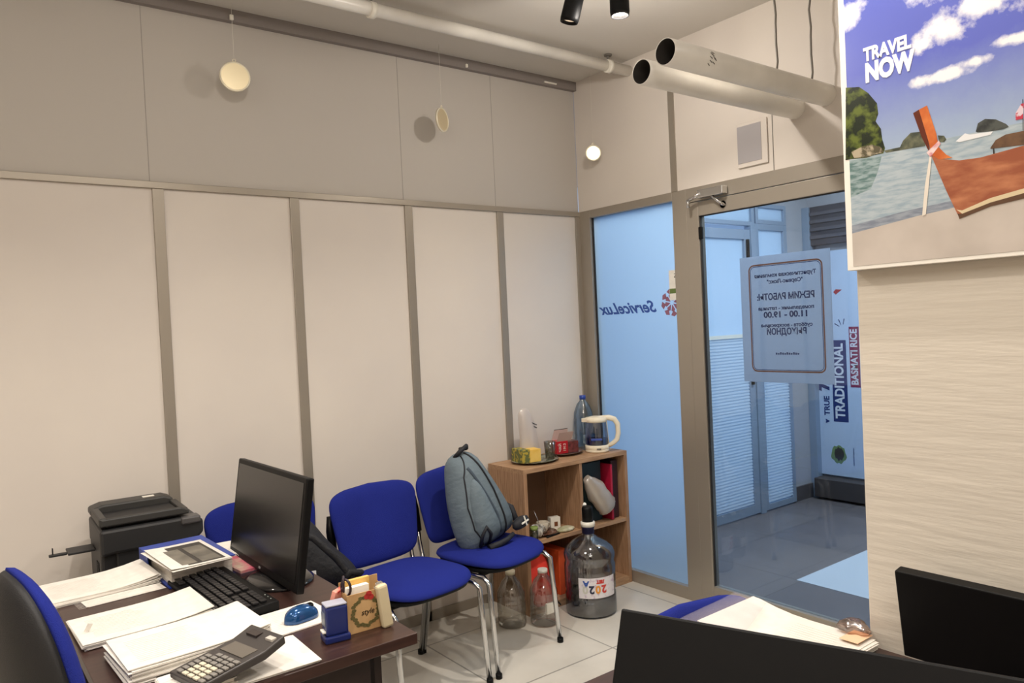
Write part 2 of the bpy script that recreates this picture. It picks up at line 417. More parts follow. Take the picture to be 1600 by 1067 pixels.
rc = MB(); rc.prism([(.02*cos(k*pi/8), .02*sin(k*pi/8)) for k in range(16)], frame((2.4768, -.10, 1.44), (0, -1, 0), (0, 0, 1)), .0005)
fixb(rc.build('round_seal', m_mar, bn))
rc = MB(); rc.prism([(-.02, 0), (.0, .02), (.05, .015), (.02, -.005), (.0, -.02)], frame((2.4768, -.17, 1.60), (0, -1, 0), (0, 0, 1)), .0005)
fixb(rc.build('red_pepper', mat('pepper_red', (176, 50, 60), .6), bn))
ts = MB()
ts.prism([(.062*cos(k*pi/12)*(1+.1*sin(5*k)), .07*sin(k*pi/12)*(1+.1*cos(4*k))) for k in range(24)], frame((2.4775, -.145, .345), (0, -1, 0), (0, 0, 1)), .0004)
ts.mi = 1; ts.prism([(.04*cos(k*pi/9), .05*sin(k*pi/9)*(1+.2*sin(3*k))) for k in range(18)], frame((2.4765, -.15, .35), (0, -1, 0), (0, 0, 1)), .0004)
fixb(ts.build('rice_bowl_picture', [mat('bowl_green', (120, 146, 96), .6), mat('bowl_dark', (64, 60, 54), .6)], bn))
fixb(text('traditional basmati', 'lettering', m_navy, frame((2.4772, -.265, .34), (0, 0, 1), (0, 1, 0)), .018, bn))
bp_ = B('dark_cabinet_panel', mat('dark_wall_panel', (74, 70, 76), .45), 2.44, 2.5, -1.1, .045, 1.97, 2.27, None, .004)
bp_.name = 'air_vent_panel'; tag(bp_, 'dark grey louvred panel above the rice banner', 'wall panel')
lv = MB()
for i in range(4): lv.box(2.43, 2.44, -1.05, .0, 2.02+i*.06, 2.045+i*.06)
lv.build('louvre', mat('louvre_grey', (96, 92, 98), .4), bp_)
lp = B('low_shelf', mat('dark_bench', (70, 62, 60), .6), 2.36, 2.495, -1.4, .0, .02, .165, None, .005)
tag(lp, 'low dark brown ledge under the rice banner', 'ledge')

# ---- opening-hours sign on the door glass (printed side faces the hall, seen mirrored)
sg = thing('opening_hours_sign', 'white A3 opening hours sign on the door glass, seen mirrored', 'sign', (.0205, -1.31, 1.14))
m_sign = translucent('sign_paper', (222, 226, 234), .0, .35, .03)
B('sheet', m_sign, -.0006, .0006, -.228, .228, 0, .585, sg)
m_or = mat('sign_orange', (240, 140, 96), .6); m_nv = mat('sign_navy', (58, 74, 130), .7)
def rrect(w, h, r, n=5):
    out = []
    for cx, cy, a0 in ((w/2-r, h/2-r, 0), (-w/2+r, h/2-r, 90), (-w/2+r, -h/2+r, 180), (w/2-r, -h/2+r, 270)):
        for i in range(n+1): a = radians(a0+90*i/n); out.append((cx+r*cos(a), cy+r*sin(a)))
    return out
def border(w, h, r, t, M):
    a = rrect(w, h, r); b = rrect(w-2*t, h-2*t, max(r-t, .001)); n = len(a)
    mb = MB(); mb.add([M @ Vector((x, y, 0)) for x, y in a]+[M @ Vector((x, y, 0)) for x, y in b], [(i, (i+1) % n, n+(i+1) % n, n+i) for i in range(n)]); return mb
Ms = lambda y, z, d=-.0010: frame((d, y, z), (0, 1, 0), (0, 0, 1))
border(.375, .50, .03, .007, Ms(-.005, .297)).build('border', m_or, sg)
border(.357, .482, .024, .003, Ms(-.005, .297)).build('border', m_nv, sg)
for s, z, sz, wd in (('Туристическая компания', .492, .024, .31), ('"Сервис-Люкс"', .462, .024, .18), ('РЕЖИМ РАБОТЫ:', .392, .040, .29),
                     ('понедельник - пятница', .340, .022, .28), ('11.00 - 19.00', .310, .038, .22), ('суббота - воскресенье', .262, .022, .26), ('ВЫХОДНОЙ', .232, .040, .20)):
    text(s, 'lettering', m_nv, Ms(-.005, z), sz, sg, width=wd, bold=.0013 if sz > .03 else .0007)
sm = MB()
for k in range(11): sm.box(-.0012, -.0009, -.065+k*.011, -.057+k*.011, .128, .135+.002*(k % 3))
sm.build('fine_print', m_nv, sg)
# small sticker on the frosted pane beside the door post
st = thing('window_sticker', 'small cream and green sticker on the frosted pane by the door post', 'sticker', (.019, -.681, 1.55))
B('sheet', m_paper, -.0005, .0, -.036, .036, 0, .155, st)
s2 = MB(); s2.box(-.0012, -.0006, -.036, .034, .035, .06); s2.build('green_band', mat('sticker_green', (96, 116, 60), .7), st)
s3 = MB(); s3.tube([(-.001, -.03+.02*cos(a/5), .085+.022*sin(a/5)) for a in range(5, 27)], .004, 6); s3.build('swirl', m_black, st)
text('Z1', 'lettering', m_black, frame((-.001, -.014, .125), (0, -1, 0), (0, 0, 1)), .03, st)

# ---- vent on the upper band
vt = thing('vent_cover', 'white framed grey square vent cover high above the glass door', 'vent', (-.002, -1.19, 2.14))
B('frame', m_wall, -.008, 0, -.085, .075, 0, .205, vt, .003)
B('grille', mat('vent_grey', (168, 164, 166), .6), -.010, -.008, -.055, .072, .02, .19, vt)

# ---- two big pipes through the wall, small ceiling pipe
m_pipe = mat('white_painted_pipe', (240, 236, 228), .25, 0, noise=(5, (228, 224, 216)))
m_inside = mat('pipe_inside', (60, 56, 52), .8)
def bigpipe(y, z, x0, r, label):
    t = thing('ventilation_pipe', label, 'pipe', (x0, y, z), group=None)
    mb = MB(); n = 32
    ro = [[Vector((x, r*cos(2*pi*k/n), r*sin(2*pi*k/n))) for k in range(n)] for x in (0, -x0)]
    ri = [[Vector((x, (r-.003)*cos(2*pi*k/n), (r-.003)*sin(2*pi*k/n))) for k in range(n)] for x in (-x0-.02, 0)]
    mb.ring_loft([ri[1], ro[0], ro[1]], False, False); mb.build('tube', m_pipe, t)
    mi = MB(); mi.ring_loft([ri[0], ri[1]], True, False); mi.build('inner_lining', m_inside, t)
    return t
p2 = bigpipe(-1.558, 2.366, -1.01, .046, 'thick white pipe nearer the pier, open end towards the room')
p1 = bigpipe(-1.415, 2.345, -.975, .045, 'thick white pipe with open end, the one nearer the corner')
# stencil mark on p2, hangers for both
stn = MB()
for k in range(10): stn.box(.205+random.random()*.03, .21+random.random()*.035, -.0462*1, -.0455, -.02+random.random()*.04, -.016+random.random()*.04)
mk = MB()
for k in range(9):
    a = radians(150+random.random()*60); x = .17+random.random()*.04
    mk.tube([(x, .0464*cos(a), .0464*sin(a)), (x+.012, .0464*cos(a+.12), .0464*sin(a+.12))], .0016, 5)
mk.build('stencil_mark', m_frame_dark, p2)
for x in (-.345, -.095):
    wv = [(x+.004*sin(i*2.1), -1.555+.003*cos(i*1.7), 2.412+(H-2.412)*i/12) for i in range(13)]
    hw = MB().tube(wv, .0045, 7).build('suspension_cord', m_frame_dark, p2)
    hk = MB().lathe([(.012, 0), (.010, .015)], (x, -1.555, H-.015), 10).build('ceiling_hook', m_frame_dark, hw)
    hw.data.transform(Matrix.Translation((1.01, 1.558, -2.366))); hk.data.transform(Matrix.Translation((1.01, 1.558, -2.366)))
cpz, cpy = 2.79, -.47
cp = MB().tube([(-4.6, cpy, cpz-.0), (-.0, cpy+.03, cpz+.005)], .0285, 20).build('ceiling_pipe', m_pipe)
tag(cp, 'long slim white pipe running just below the ceiling', 'pipe')
for x, lb in ((-1.53, 'left clip of the slim ceiling pipe'), (-.16, 'white clip and rod of the slim ceiling pipe by the corner')):
    c = thing('pipe_clip', lb, 'pipe clip', (x, cpy+.02, cpz))
    mb = MB(); mb.lathe([(.034, -.012), (.034, .012)], n=20, M=Matrix.Rotation(pi/2, 4, 'Y')); mb.build('ring', m_white, c)
    MB().lathe([(.007, .03), (.007, H-cpz)], n=10).build('rod', m_frame_dark, c)
    MB().lathe([(.020, H-cpz-.008), (.022, H-cpz)], n=14).build('base', m_frame_dark, c)
# little fittings on the dark gap strip
for x, w, h, lb in ((-1.97, .008, .022, 'tiny white clip on the dark strip above the first hanging ornament'), (-.77, .006, .018, 'tiny white clip on the dark strip above the right wall panel'), (-.20, .045, .008, 'small flat white connector at the end of the dark ceiling strip')):
    tag(B('strip_fitting', m_white, x-w, x+w, -.034, -.024, 2.815-h/2, 2.815+h/2, None, .002), lb, 'fitting')

# ---- ceiling lamps
def spot_fixture(x, y, tilt, lit, label):
    t = thing('ceiling_spotlight', label, 'ceiling lamp', (x, y, H))
    t.scale = (1.25, 1.25, 1.1)
    Mr = Matrix.Translation((0, 0, -.03)) @ Matrix.Rotation(tilt[0], 4, 'X') @ Matrix.Rotation(tilt[1], 4, 'Y')
    MB().lathe([(.030, 0), (.030, -.012), (.010, -.014), (.010, -.045)], n=18).build('mount', m_black, t)
    MB().lathe([(.026, -.010), (.030, -.016), (.031, -.125), (.029, -.14), (.025, -.14), (.024, -.125)], n=24, M=Mr, cap1=False).build('lamp_body', m_black, t)
    ml = mat('lamp_glass_lit', (255, 236, 200), .3, emit=((255, 226, 178), 45)) if lit else mat('lamp_glass_dim', (220, 205, 185), .3, emit=((255, 226, 190), .45))
    MB().lathe([(.0245, -.124), (.018, -.131), (.002, -.134)], n=20, M=Mr).build('lens', ml, t)
    d = Mr.to_3x3() @ Vector((0, 0, -1)); p = Vector((x, y, H)) + Mr @ Vector((0, 0, -.165))
    return p, d
LP = [(-.812, -1.167, (0, 0), True, 48, 'glowing black ceiling spotlight above the two thick pipes'),
      (-.915, -1.045, (.25, .12), False, 0, 'black cylinder ceiling spotlight with dim lens beside the glowing one'),
      (-2.2, -1.25, (0, 0), True, 48, 'ceiling spotlight above the dark desk'),
      (-2.5, -2.3, (0, 0), True, 26, 'ceiling spotlight between the two desks'),
      (-1.76, -2.42, (0, 0), True, 33, 'ceiling spotlight above the paper stack by the pier'),
      (-3.5, -1.3, (0, 0), True, 40, 'ceiling spotlight above the swivel chair'),
      (-3.5, -2.7, (0, 0), True, 34, 'ceiling spotlight behind the photographer')]
for x, y, tl, lit, pw, lb in LP:
    p, d = spot_fixture(x, y, tl, lit, lb)
    if pw:
        light_spot('spot_light', p, pw*.82, WARM, 130, .8, d, .03)
        pl = bpy.data.lights.new('lamp_spill', 'POINT'); pl.energy = pw*(.24 if x > -1 else .13); pl.color = WARM; pl.shadow_soft_size = .03
        plo = bpy.data.objects.new('lamp_spill', pl); COL.objects.link(plo); plo.location = p

# ---- hanging round ornaments
m_gold = mat('pale_gold_mirror', (246, 232, 196), .38, .75)
m_rim = mat('cream_rim', (240, 232, 208), .3, .2)
def ornament(cx, cy, cz, r, ang, top, label, tilt=0.0):
    t = thing('hanging_ornament', label, 'ornament', (cx, cy, cz), ang, group=None)
    R1 = Matrix.Rotation(pi/2, 4, 'X') @ Matrix.Rotation(tilt, 4, 'Y')
    MB().lathe([(r-.004, -.003), (r-.004, .003)], n=36, M=R1).build('mirror_disc', m_gold, t)
    ring = MB(); n = 40; pr = [(r-.006, -.004), (r, -.005), (r, .005), (r-.006, .004)]
    rr = [[R1 @ Vector((q[0]*cos(2*pi*k/n), q[0]*sin(2*pi*k/n), q[1])) for k in range(n)] for q in pr+[pr[0]]]
    ring.ring_loft(rr, False, False); ring.build('rim', m_rim, t)
    lp = MB(); lp.tube([(.006*cos(a/2), 0, r+.006+.006*sin(a/2)) for a in range(14)], .0018, 6); lp.build('loop', m_rim, t)
    if top: MB().tube([(0, 0, r+.01), (0.0, 0, top-cz)], .0007 if r > .05 else .0004, 5).build('thread', m_white, t)
ornament(-1.992, -.10, 2.541, .061, radians(-14), 2.84, 'large round mirrored ornament on a thread, left above the rail', .09)
ornament(-.998, -.124, 2.484, .058, radians(28), 2.85, 'round ornament turned edge-on, hanging on a long thread')
ornament(-.055, -.20, 2.40, .044, radians(-41), 2.85, 'small round gold ornament in front of the panel by the corner')

# ------------------------------------------------------------------ chairs
def make_chair():
    t = thing('visitor_chair', '', 'chair')
    # seat, front at -y
    ol = [superell(.215+.0, .215, 3.2, k, 44) for k in range(44)]
    ol = [(x*(1+.04*(-y/.2)), y) for x, y in ol]
    mb = cushion(ol, .034, lambda x, z: 0, 1.0, .6, 5)
    # cushion axes: (x, -thickness, z) -> (x, z, thickness)
    v2 = []
    for x, y, z in mb.v: v2.append((x, z, .447-y - .25*max(0, -z-.10)**2*4 + .10*x*x))
    mb.v = v2; mb.build('seat', m_fabric, t)
    sb = MB(); ob = [(x*.93, y*.93) for x, y in ol]
    sb.ring_loft([[Vector((x*.8, y*.8, .405)) for x, y in ob], [Vector((x, y, .415)) for x, y in ob], [Vector((x, y, .432)) for x, y in ob]]); sb.build('seat_shell', m_black, t)
    # backrest
    bo = []
    for k in range(48):
        a, z = superell(.210, .152, 6.5, k, 48)
        f = 1+.09*(z/.155); z2 = z + (.026*(1-(a/.208)**2) if z > 0 else -.010*(1-(a/.208)**2))
        bo.append((a*f, z2))
    bend = lambda x, z: -.55*x*x
    mbk = cushion(bo, .024, bend, 1.0, .1, 6)
    Mt = Matrix.Translation((0, .235, .633)) @ Matrix.Rotation(radians(-11), 4, 'X')
    mbk.v = [tuple(Mt @ Vector(v)) for v in mbk.v]; mbk.build('backrest', m_fabric, t)
    bs = cushion([(x*.98, z*.97) for x, z in bo], .020, bend, -.1, 1.0, 5)
    bs.v = [tuple(Mt @ Vector((v[0], v[1]+.002, v[2]))) for v in bs.v]; bs.build('back_shell', m_black, t)
    for s in (-1, 1):
        up = MB(); x = s*.195
        up.tube([(x, .10, .405), (x, .20, .405), (x*1.0, .232, .425), (x, .250, .50), (x*.98, .262, .58)], .0115, 10); up.build('back_support', m_chrome, t)
        sl = MB(); sl.tube([(x*.99, .256, .545), (x*.97, .275, .64), (x*.95, .285, .70)], [.017, .019, .012], 10); sl.build('support_sleeve', m_black, t)
        fl_ = MB(); fl_.tube([(s*.20, .02, .405), (s*.208, -.15, .405), (s*.213, -.18, .385), (s*.216, -.215, .0)], .011, 10); fl_.build('leg', m_chrome, t)
        rl = MB(); rl.tube([(s*.20, -.02, .392), (s*.208, .13, .392), (s*.213, .16, .37), (s*.216, .235, .0)], .011, 10); rl.build('leg', m_chrome, t)
        for yy in (-.215, .235): MB().lathe([(.014, 0), (.014, .02)], (s*.216, yy, 0), 12).build('foot_cap', m_black, t)
    cr = MB(); cr.tube([(-.20, -.1, .40), (.20, -.1, .40)], .010, 8); cr.tube([(-.20, .1, .395), (.20, .1, .395)], .010, 8); cr.build('cross_bar', m_black, t)
    return t
CH = [(-1.545, -.565, radians(8), 'empty blue upholstered visitor chair between desk and backpack chair'),
      (-1.086, -.480, radians(13), 'blue upholstered visitor chair carrying the grey backpack'),
      (-2.04, -.46, radians(-4), 'blue upholstered visitor chair mostly hidden behind the desk monitor'),
      (-1.745, -2.41, radians(-3), 'blue chair pulled up to the front desk, only its back top showing')]
proto = make_chair()
for i, (x, y, rz, lb) in enumerate(CH):
    o = proto if i == 0 else copy_tree(proto)
    o.location = (x, y, 0); o.rotation_euler = (0, 0, rz); o['label'] = lb; o['category'] = 'chair'; o['group'] = 'blue visitor chairs'

# swivel chair at the far left
sc = thing('office_swivel_chair', 'high-backed blue swivel chair with black rear shell at the left edge', 'office chair', (-2.785, -1.49, 0), radians(98))
bo = [superell(.205*1.0, .29, 2.7, k, 44) for k in range(44)]
bo = [(x*(1.0-.10*(z/.29)), z) for x, z in bo]
bend = lambda x, z: -.7*x*x
Mt = Matrix.Translation((0, .13, .735)) @ Matrix.Rotation(radians(-6), 4, 'X')
a = cushion(bo, .045, bend, 1, .15, 5); a.v = [tuple(Mt @ Vector(v)) for v in a.v]; a.build('backrest', m_fabric, sc)
a = cushion([(x*.985, z*.985) for x, z in bo], .042, bend, -.1, 1.0, 5); a.v = [tuple(Mt @ Vector((v[0], v[1]+.004, v[2]))) for v in a.v]; a.build('back_shell', m_blackm, sc)
a = cushion([superell(.23, .22, 3, k) for k in range(40)], .05, None, 1, .3, 5)
a.v = [(x, z-.15, .46-y) for x, y, z in a.v]; a.build('seat', m_fabric, sc)
MB().tube([(0, .0, .44), (0, .13, .43), (0, .20, .50), (0, .20, .66)], .022, 10).build('back_bar', m_black, sc)
MB().lathe([(.03, .10), (.03, .30), (.02, .30), (.02, .44)], (0, -.12, 0), 16).build('gas_lift', m_chrome, sc)
for k in range(5):
    a_ = 2*pi*k/5+.3; lg = MB(); lg.tube([(0, -.12, .10), (.15*cos(a_), -.12+.15*sin(a_), .095), (.29*cos(a_), -.12+.29*sin(a_), .065)], [.024, .02, .014], 8); l_ = lg.build('leg', m_black, sc)
    ws = MB(); ws.lathe([(.026, -.012), (.026, .012)], n=16, M=Matrix.Translation((.29*cos(a_), -.12+.29*sin(a_), .027)) @ Matrix.Rotation(a_, 4, 'Z') @ Matrix.Rotation(pi/2, 4, 'X')); ws.build('caster', m_black, l_)

# ------------------------------------------------------------------ desk 1 with things on it
X0, X1, Y0, Y1 = -2.812, -2.178, -1.735, -.655
dk = thing('desk', 'dark wenge desk with papers and the upright black monitor', 'desk', ((X0+X1)/2, (Y0+Y1)/2, 0))
cxd, cyd = (X0+X1)/2, (Y0+Y1)/2
B('desktop', m_wood_desk, X0-cxd, X1-cxd, Y0-cyd, Y1-cyd, .724, .75, dk, .002)
for yy in (Y0+.05, Y1-.07): B('side_panel', m_desk_side, X0-cxd+.03, X1-cxd-.10, yy-cyd, yy-cyd+.02, .0, .724, dk, .001)
B('modesty_panel', m_desk_side, X1-cxd-.08, X1-cxd-.062, Y0-cyd+.07, Y1-cyd-.07, .25, .724, dk)
ZD = .7505
def flat_sheet(mb, cx, cy, w, h, a, z, curl=0.0, curlside=1, nx=8, t=.0004):
    """single sheet w (x) by h (y), rotated a; curl lifts one x-end"""
    top = []; ca, sa = cos(a), sin(a)
    for i in range(nx+1):
        u = -w/2+w*i/nx
        f = max(0, (u*curlside)/(w/2)); dz = curl*f*f
        for v in (-h/2, h/2): top.append((cx+u*ca-v*sa, cy+u*sa+v*ca, z+dz))
    n = len(top); vs = top+[(x, y, zz-t) for x, y, zz in top]; fs = []
    for i in range(nx):
        a0 = 2*i; fs.append((a0, a0+2, a0+3, a0+1)); fs.append((n+a0, n+a0+1, n+a0+3, n+a0+2))
        fs.append((a0, n+a0, n+a0+2, a0+2)); fs.append((a0+1, a0+3, n+a0+3, n+a0+1))
    fs.append((0, 1, n+1, n)); e = 2*nx; fs.append((e, n+e, n+e+1, e+1))
    mb.add(vs, fs)
def stack(cx, cy, a, thick, n, label, jit=.006, curl=.012, w=.297, h=.21, curl2=0, z0=ZD, group=None, name='paper_stack', fan=(0, 0)):
    t = thing(name, label, 'paper stack', (cx, cy, z0), a); mb = MB()
    for i in range(n):
        f = i/max(1, n-1)
        z = thick/n*(i+1); last = i == n-1
        flat_sheet(mb, random.uniform(-jit, jit)+fan[0]*f, random.uniform(-jit, jit)*.7+fan[1]*f, w, h, random.uniform(-.02, .02), z, (curl*f), 1, 6, thick/n*.92)
    mb.build('sheets', m_paper, t); pr_ = MB()
    # faint print lines on the top sheet
    for r in range(14):
        yy = -.07+r*.0105; L_ = random.uniform(.55, .9)
        pr_.box(-.12, -.12+.2*L_, yy, yy+.0011, thick+.0004, thick+.0006)
    pr_.build('print_lines', mat('faint_print', (226, 221, 212), .8), t)
    return t
stack(-2.70, -.79, radians(3), .014, 7, 'cream paper stack at the far left of the desk, by the printer', curl=.016, w=.29)
stack(-2.655, -.885, radians(5), .002, 2, 'thin sheets poking out below the farthest paper stack', curl=.0, w=.20, h=.13)
stack(-2.655, -1.18, radians(2), .016, 9, 'middle paper stack with dog-eared corner on the desk', jit=.005, curl=.012)
stack(-2.60, -1.30, radians(3), .003, 2, 'loose sheets under and beside the middle paper stack', curl=0, w=.27, h=.12)
stack(-2.615, -1.46, radians(3), .036, 18, 'thickest paper stack, nearest the swivel chair', jit=.006, curl=.012, fan=(0, .008))
stack(-2.56, -1.638, radians(0), .006, 4, 'white sheets under the calculator at the desk corner', jit=.004, curl=0, w=.30, h=.175)
stack(-2.385, -1.445, radians(4), .003, 2, 'white sheet under the blue mouse', jit=.002, curl=0, w=.22, h=.16)
stack(-2.66, -1.675, radians(4), .022, 10, 'paper stack at the front edge under the calculator end', jit=.008, curl=.0, w=.14, h=.09)
fb = B('bent_corner', m_paper, -.014, .0, -.0005, .0005, 0, .02); fb.parent = bpy.data.objects['paper_stack.002']; fb.location = (-.125, -.02, .016); fb.rotation_euler = (.3, .4, .5)

# calculator
ca = thing('calculator', 'dark grey desktop calculator with cream number keys on papers', 'calculator', (-2.588, -1.672, .784), radians(9))
ca.rotation_euler = (radians(-2), radians(-6), radians(12))
mb = MB(); poly = [(-.095, 0), (.045, 0), (.095, .012), (.095, .030), (.045, .018), (-.095, .014)]
mb.prism(poly, frame((0, .066, 0), (1, 0, 0), (0, 0, 1)), .132); mb.build('body', mat('calc_grey', (62, 58, 56), .45), ca, .003)
B('display', mat('lcd', (98, 92, 84), .3), .006, .042, -.045, .045, .0165, .019, ca)
B('solar_panel', mat('solar', (46, 38, 36), .3), .066, .084, .0, .04, .0225, .0285, ca)
B('label_strip', mat('calc_text', (190, 184, 174), .6), .07, .082, -.055, -.03, .0225, .0290, ca)
mk1 = mat('key_cream', (206, 198, 176), .5); mk2 = mat('key_grey', (128, 124, 118), .5)
k0 = None
for i in range(7):
    for j in range(5):
        x = -.084+i*.0122; y = -.052+j*.0225
        if i > 5 and j > 3: continue
        m = mk1 if (1 <= j <= 3 and i < 4) else mk2
        if k0 is None or m.name not in k0:
            k0 = k0 or {}; kb = MB(); kb.box(-.0045, .0045, -.0085, .0085, 0, .004); kk = kb.build('key', m, ca, .001); k0[m.name] = kk
        else:
            kk = k0[m.name].copy(); COL.objects.link(kk)
        kk.location = (x, y, .0148 + (x+.095)*.028)

# keyboard
kb = thing('keyboard', 'black computer keyboard on the desk below the monitor', 'keyboard', (-2.452, -1.14, ZD), radians(-90+2))
b_ = MB(); b_.prism([(-.078, 0), (.078, 0), (.078, .026), (.06, .026), (-.078, .014)], frame((-.222, 0, 0), (0, 1, 0), (0, 0, 1)), .444); b_.build('body', m_black, kb, .004)
k1 = None
for r in range(6):
    nk = 20; y = -.058+r*.0205
    for c in range(nk):
        if r == 0 and c in (4, 5, 7, 8): continue
        if c in (14, 18) and r > 2 and c == 14: continue
        x = -.208+c*.0212
        if k1 is None:
            q = MB(); q.box(-.0085, .0085, -.008, .008, 0, .006); k1 = q.build('key', mat('key_black', (34, 33, 34), .35), kb, .0015); kk = k1
        else: kk = k1.copy(); COL.objects.link(kk)
        kk.location = (x, y, .0155+(y+.07)*.083)
for x in (.15, .17, .19): B('indicator', mat('indicator_light', (180, 190, 180), .4), x, x+.004, .066, .068, .026, .0268, kb)

# monitor on desk 1 (screen towards the swivel chair)
mo = thing('desk_monitor', 'tall black monitor standing on the dark desk, screen towards the swivel chair', 'monitor', (-2.278, -1.115, ZD))
Pfb = Vector((-2.309, -.757, .80)); Pnb = Vector((-2.309, -1.325, .80))
# corner points fitted to a 0.30 m tall panel leaning back
cen = Vector((-2.288, -1.045, .918)); yv = Vector((-.02, -1, 0)).normalized(); up = Vector((.16, 0, 1)).normalized(); _t = yv*.018; yv = (yv+up*.022).normalized(); up = (up-_t).normalized()
MO = frame(cen, yv, up)
MOl = Matrix.Translation(-Vector(mo.location)) @ MO
MW, MH = .60/2, .152
mb = MB(); mb.box(-MW, MW, -MH, MH, -.022, .0, MOl); mb.build('screen_case', m_black, mo, .004)
mb = MB(); mb.box(-MW+.016, MW-.016, -MH+.022, MH-.014, .0002, .0012, MOl); mb.build('screen', m_screen, mo)
MB().box(-.007, .007, -MH+.008, -MH+.014, .0002, .001, MOl).build('logo', mat('logo_grey', (150, 150, 150), .4), mo)
mb = MB(); mb.box(-.12, .12, -.10, .10, -.045, -.022, MOl); mb.build('rear_housing', m_black, mo, .012)
st_ = MB(); st_.ring_loft([[Vector((.012+.030*cos(a*pi/10), -.0+.045*sin(a*pi/10), z)) for a in range(20)] for z in (.012, .12)]); st_.build('neck', m_black, mo)
st_ = MB(); st_.lathe([(.118, 0), (.118, .006), (.10, .013), (.03, .020)], n=36); st_.v = [(x*.80, y*1.0, z) for x, y, z in st_.v]; st_.build('base', mat('gloss_black', (24, 23, 24), .12), mo)

# mouse
ms = thing('computer_mouse', 'glossy blue computer mouse on white paper', 'mouse', (-2.352, -1.468, ZD+.0035), radians(10))
mb = MB(); rings = []
for i in range(9):
    t_ = i/8; x = -.048+.096*t_; hw = .029*(1-abs(2*t_-1)**2.6)**.5*(1-.12*sin(pi*t_)) + .002; hh = .034*(1-abs(2*t_-.95)**2.4)**.5 if abs(2*t_-.95) < 1 else .003
    rings.append([Vector((x, hw*cos(a*pi/8), max(0, hh*max(0, sin(a*pi/8))**.8 + .003) if sin(a*pi/8) > 0 else 0)) for a in range(16)])
mb.ring_loft(rings); mb.build('shell', mat('mouse_blue', (24, 76, 130), .15, .4, coat=.6), ms, sub=1)
mb = MB(); mb.lathe([(.009, -.003), (.009, .003)], n=14, M=Matrix.Translation((.025, 0, .026)) @ Matrix.Rotation(pi/2, 4, 'X')); mb.build('scroll_wheel', m_black, ms)
mb = MB(); mb.box(-.015, .03, -.0125, .0125, .024, .0325); mb.build('button_strip', m_black, ms, .006)

# stamp
sp = thing('self_inking_stamp', 'dark blue self-inking stamp standing at the desk corner', 'stamp', (-2.337, -1.635, ZD), radians(-8))
ms_ = mat('stamp_blue', (24, 38, 100), .3)
B('base', ms_, -.030, .030, -.024, .024, 0, .016, sp, .004); B('housing', ms_, -.026, .026, -.020, .020, .016, .082, sp, .005)
B('cap', mat('stamp_top', (170, 172, 186), .3), -.025, .025, -.019, .019, .082, .087, sp, .003)
B('index_window', mat('stamp_window', (110, 118, 130), .3), -.0275, -.026, -.014, .014, .038, .068, sp)
B('paper_slot', m_white, -.034, -.026, -.016, .006, .024, .029, sp, .001)

# carton organiser with wreath print, behind/right of the stamp
bxo = thing('desk_organiser_box', 'kraft carton organiser with printed flower wreath at the desk edge', 'box', (-2.255, -1.615, ZD), radians(-2))
mkr = mat('kraft_card', (196, 160, 112), .7, noise=(20, (180, 140, 92)))
f = MB(); f.box(-.05, .05, -.024, -.022, 0, .092); f.box(-.05, .05, .022, .024, 0, .112); f.box(-.05, -.048, -.022, .022, 0, .095); f.box(.048, .05, -.022, .022, 0, .095); f.box(-.048, .048, -.022, .022, 0, .003)
f.build('carton', mkr, bxo)
wr_ = MB()
for k in range(26):
    a = 2*pi*k/26; rr = .031+.002*(k % 3); q = .0065
    wr_.prism([(rr*cos(a)+q*cos(a+j*pi/3+k), rr*sin(a)*1.0+q*sin(a+j*pi/3+k)*.7) for j in range(6)], frame((-.004, -.0244, .046), (1, 0, 0), (0, 0, 1)), .0004)
wr_.build('wreath_print', mat('wreath_green', (96, 88, 48), .8), bxo)
wr_ = MB()
for dx, dz in ((0.0, .034), (.010, .031), (.005, .040)):
    wr_.prism([(dx+.008*cos(j*pi/4), dz+.007*sin(j*pi/4)) for j in range(8)], frame((0.0, -.0249, .046), (1, 0, 0), (0, 0, 1)), .0004)
wr_.build('rose_print', mat('rose_red', (176, 44, 40), .8), bxo)
text('style', 'lettering', m_black, frame((0, -.0246, .044), (1, 0, 0), (0, 0, 1)), .018, bxo, shear=.3)
ne = thing('sticky_note_pad', 'pad of white and yellow notes inside the carton organiser', 'note pad', (-2.262, -1.612, ZD+.004))
B('sheets', mat('note_white', (244, 238, 226), .7), -.040, .020, -.012, .004, 0, .100, ne); B('sheets', mat('note_yellow', (222, 178, 96), .7), -.036, .03, .005, .016, 0, .112, ne)
# stapler standing upright
sl = thing('stapler', 'cream stapler standing upright against the carton organiser', 'stapler', (-2.212, -1.650, ZD), radians(0))
Mx = Matrix.Rotation(radians(-7), 4, 'Y')
mb = MB(); mb.box(-.014, .014, -.012, .008, .0, .105, Mx); mb.build('handle', mat('stapler_cream', (206, 192, 158), .45), sl, .006)
mb = MB(); mb.box(-.010, .010, .010, .018, .004, .10, Mx); mb.build('base', m_chrome, sl, .002)
mb = MB(); mb.box(-.008, .008, -.0, .012, .098, .109, Mx); mb.build('spring_plate', m_chrome, sl, .002)
# scissors
sc_ = thing('scissors', 'scissors with dark round handles beside the stamp', 'scissors', (-2.298, -1.612, ZD+.004))
for s, dz in ((-1, 0), (1, .004)):
    mb = MB(); mb.tube([(s*.006*cos(a*pi/8)*1.0, s*.006+.012*cos(a*pi/8)+.0, .102+dz+.019*sin(a*pi/8)) for a in range(17)], .0032, 7); mb.build('handle', mat('scissor_dark', (40, 24, 34), .3), sc_)
mb = MB(); mb.box(-.001, .001, -.006, .006, 0, .085); mb.build('blades', m_chrome, sc_)
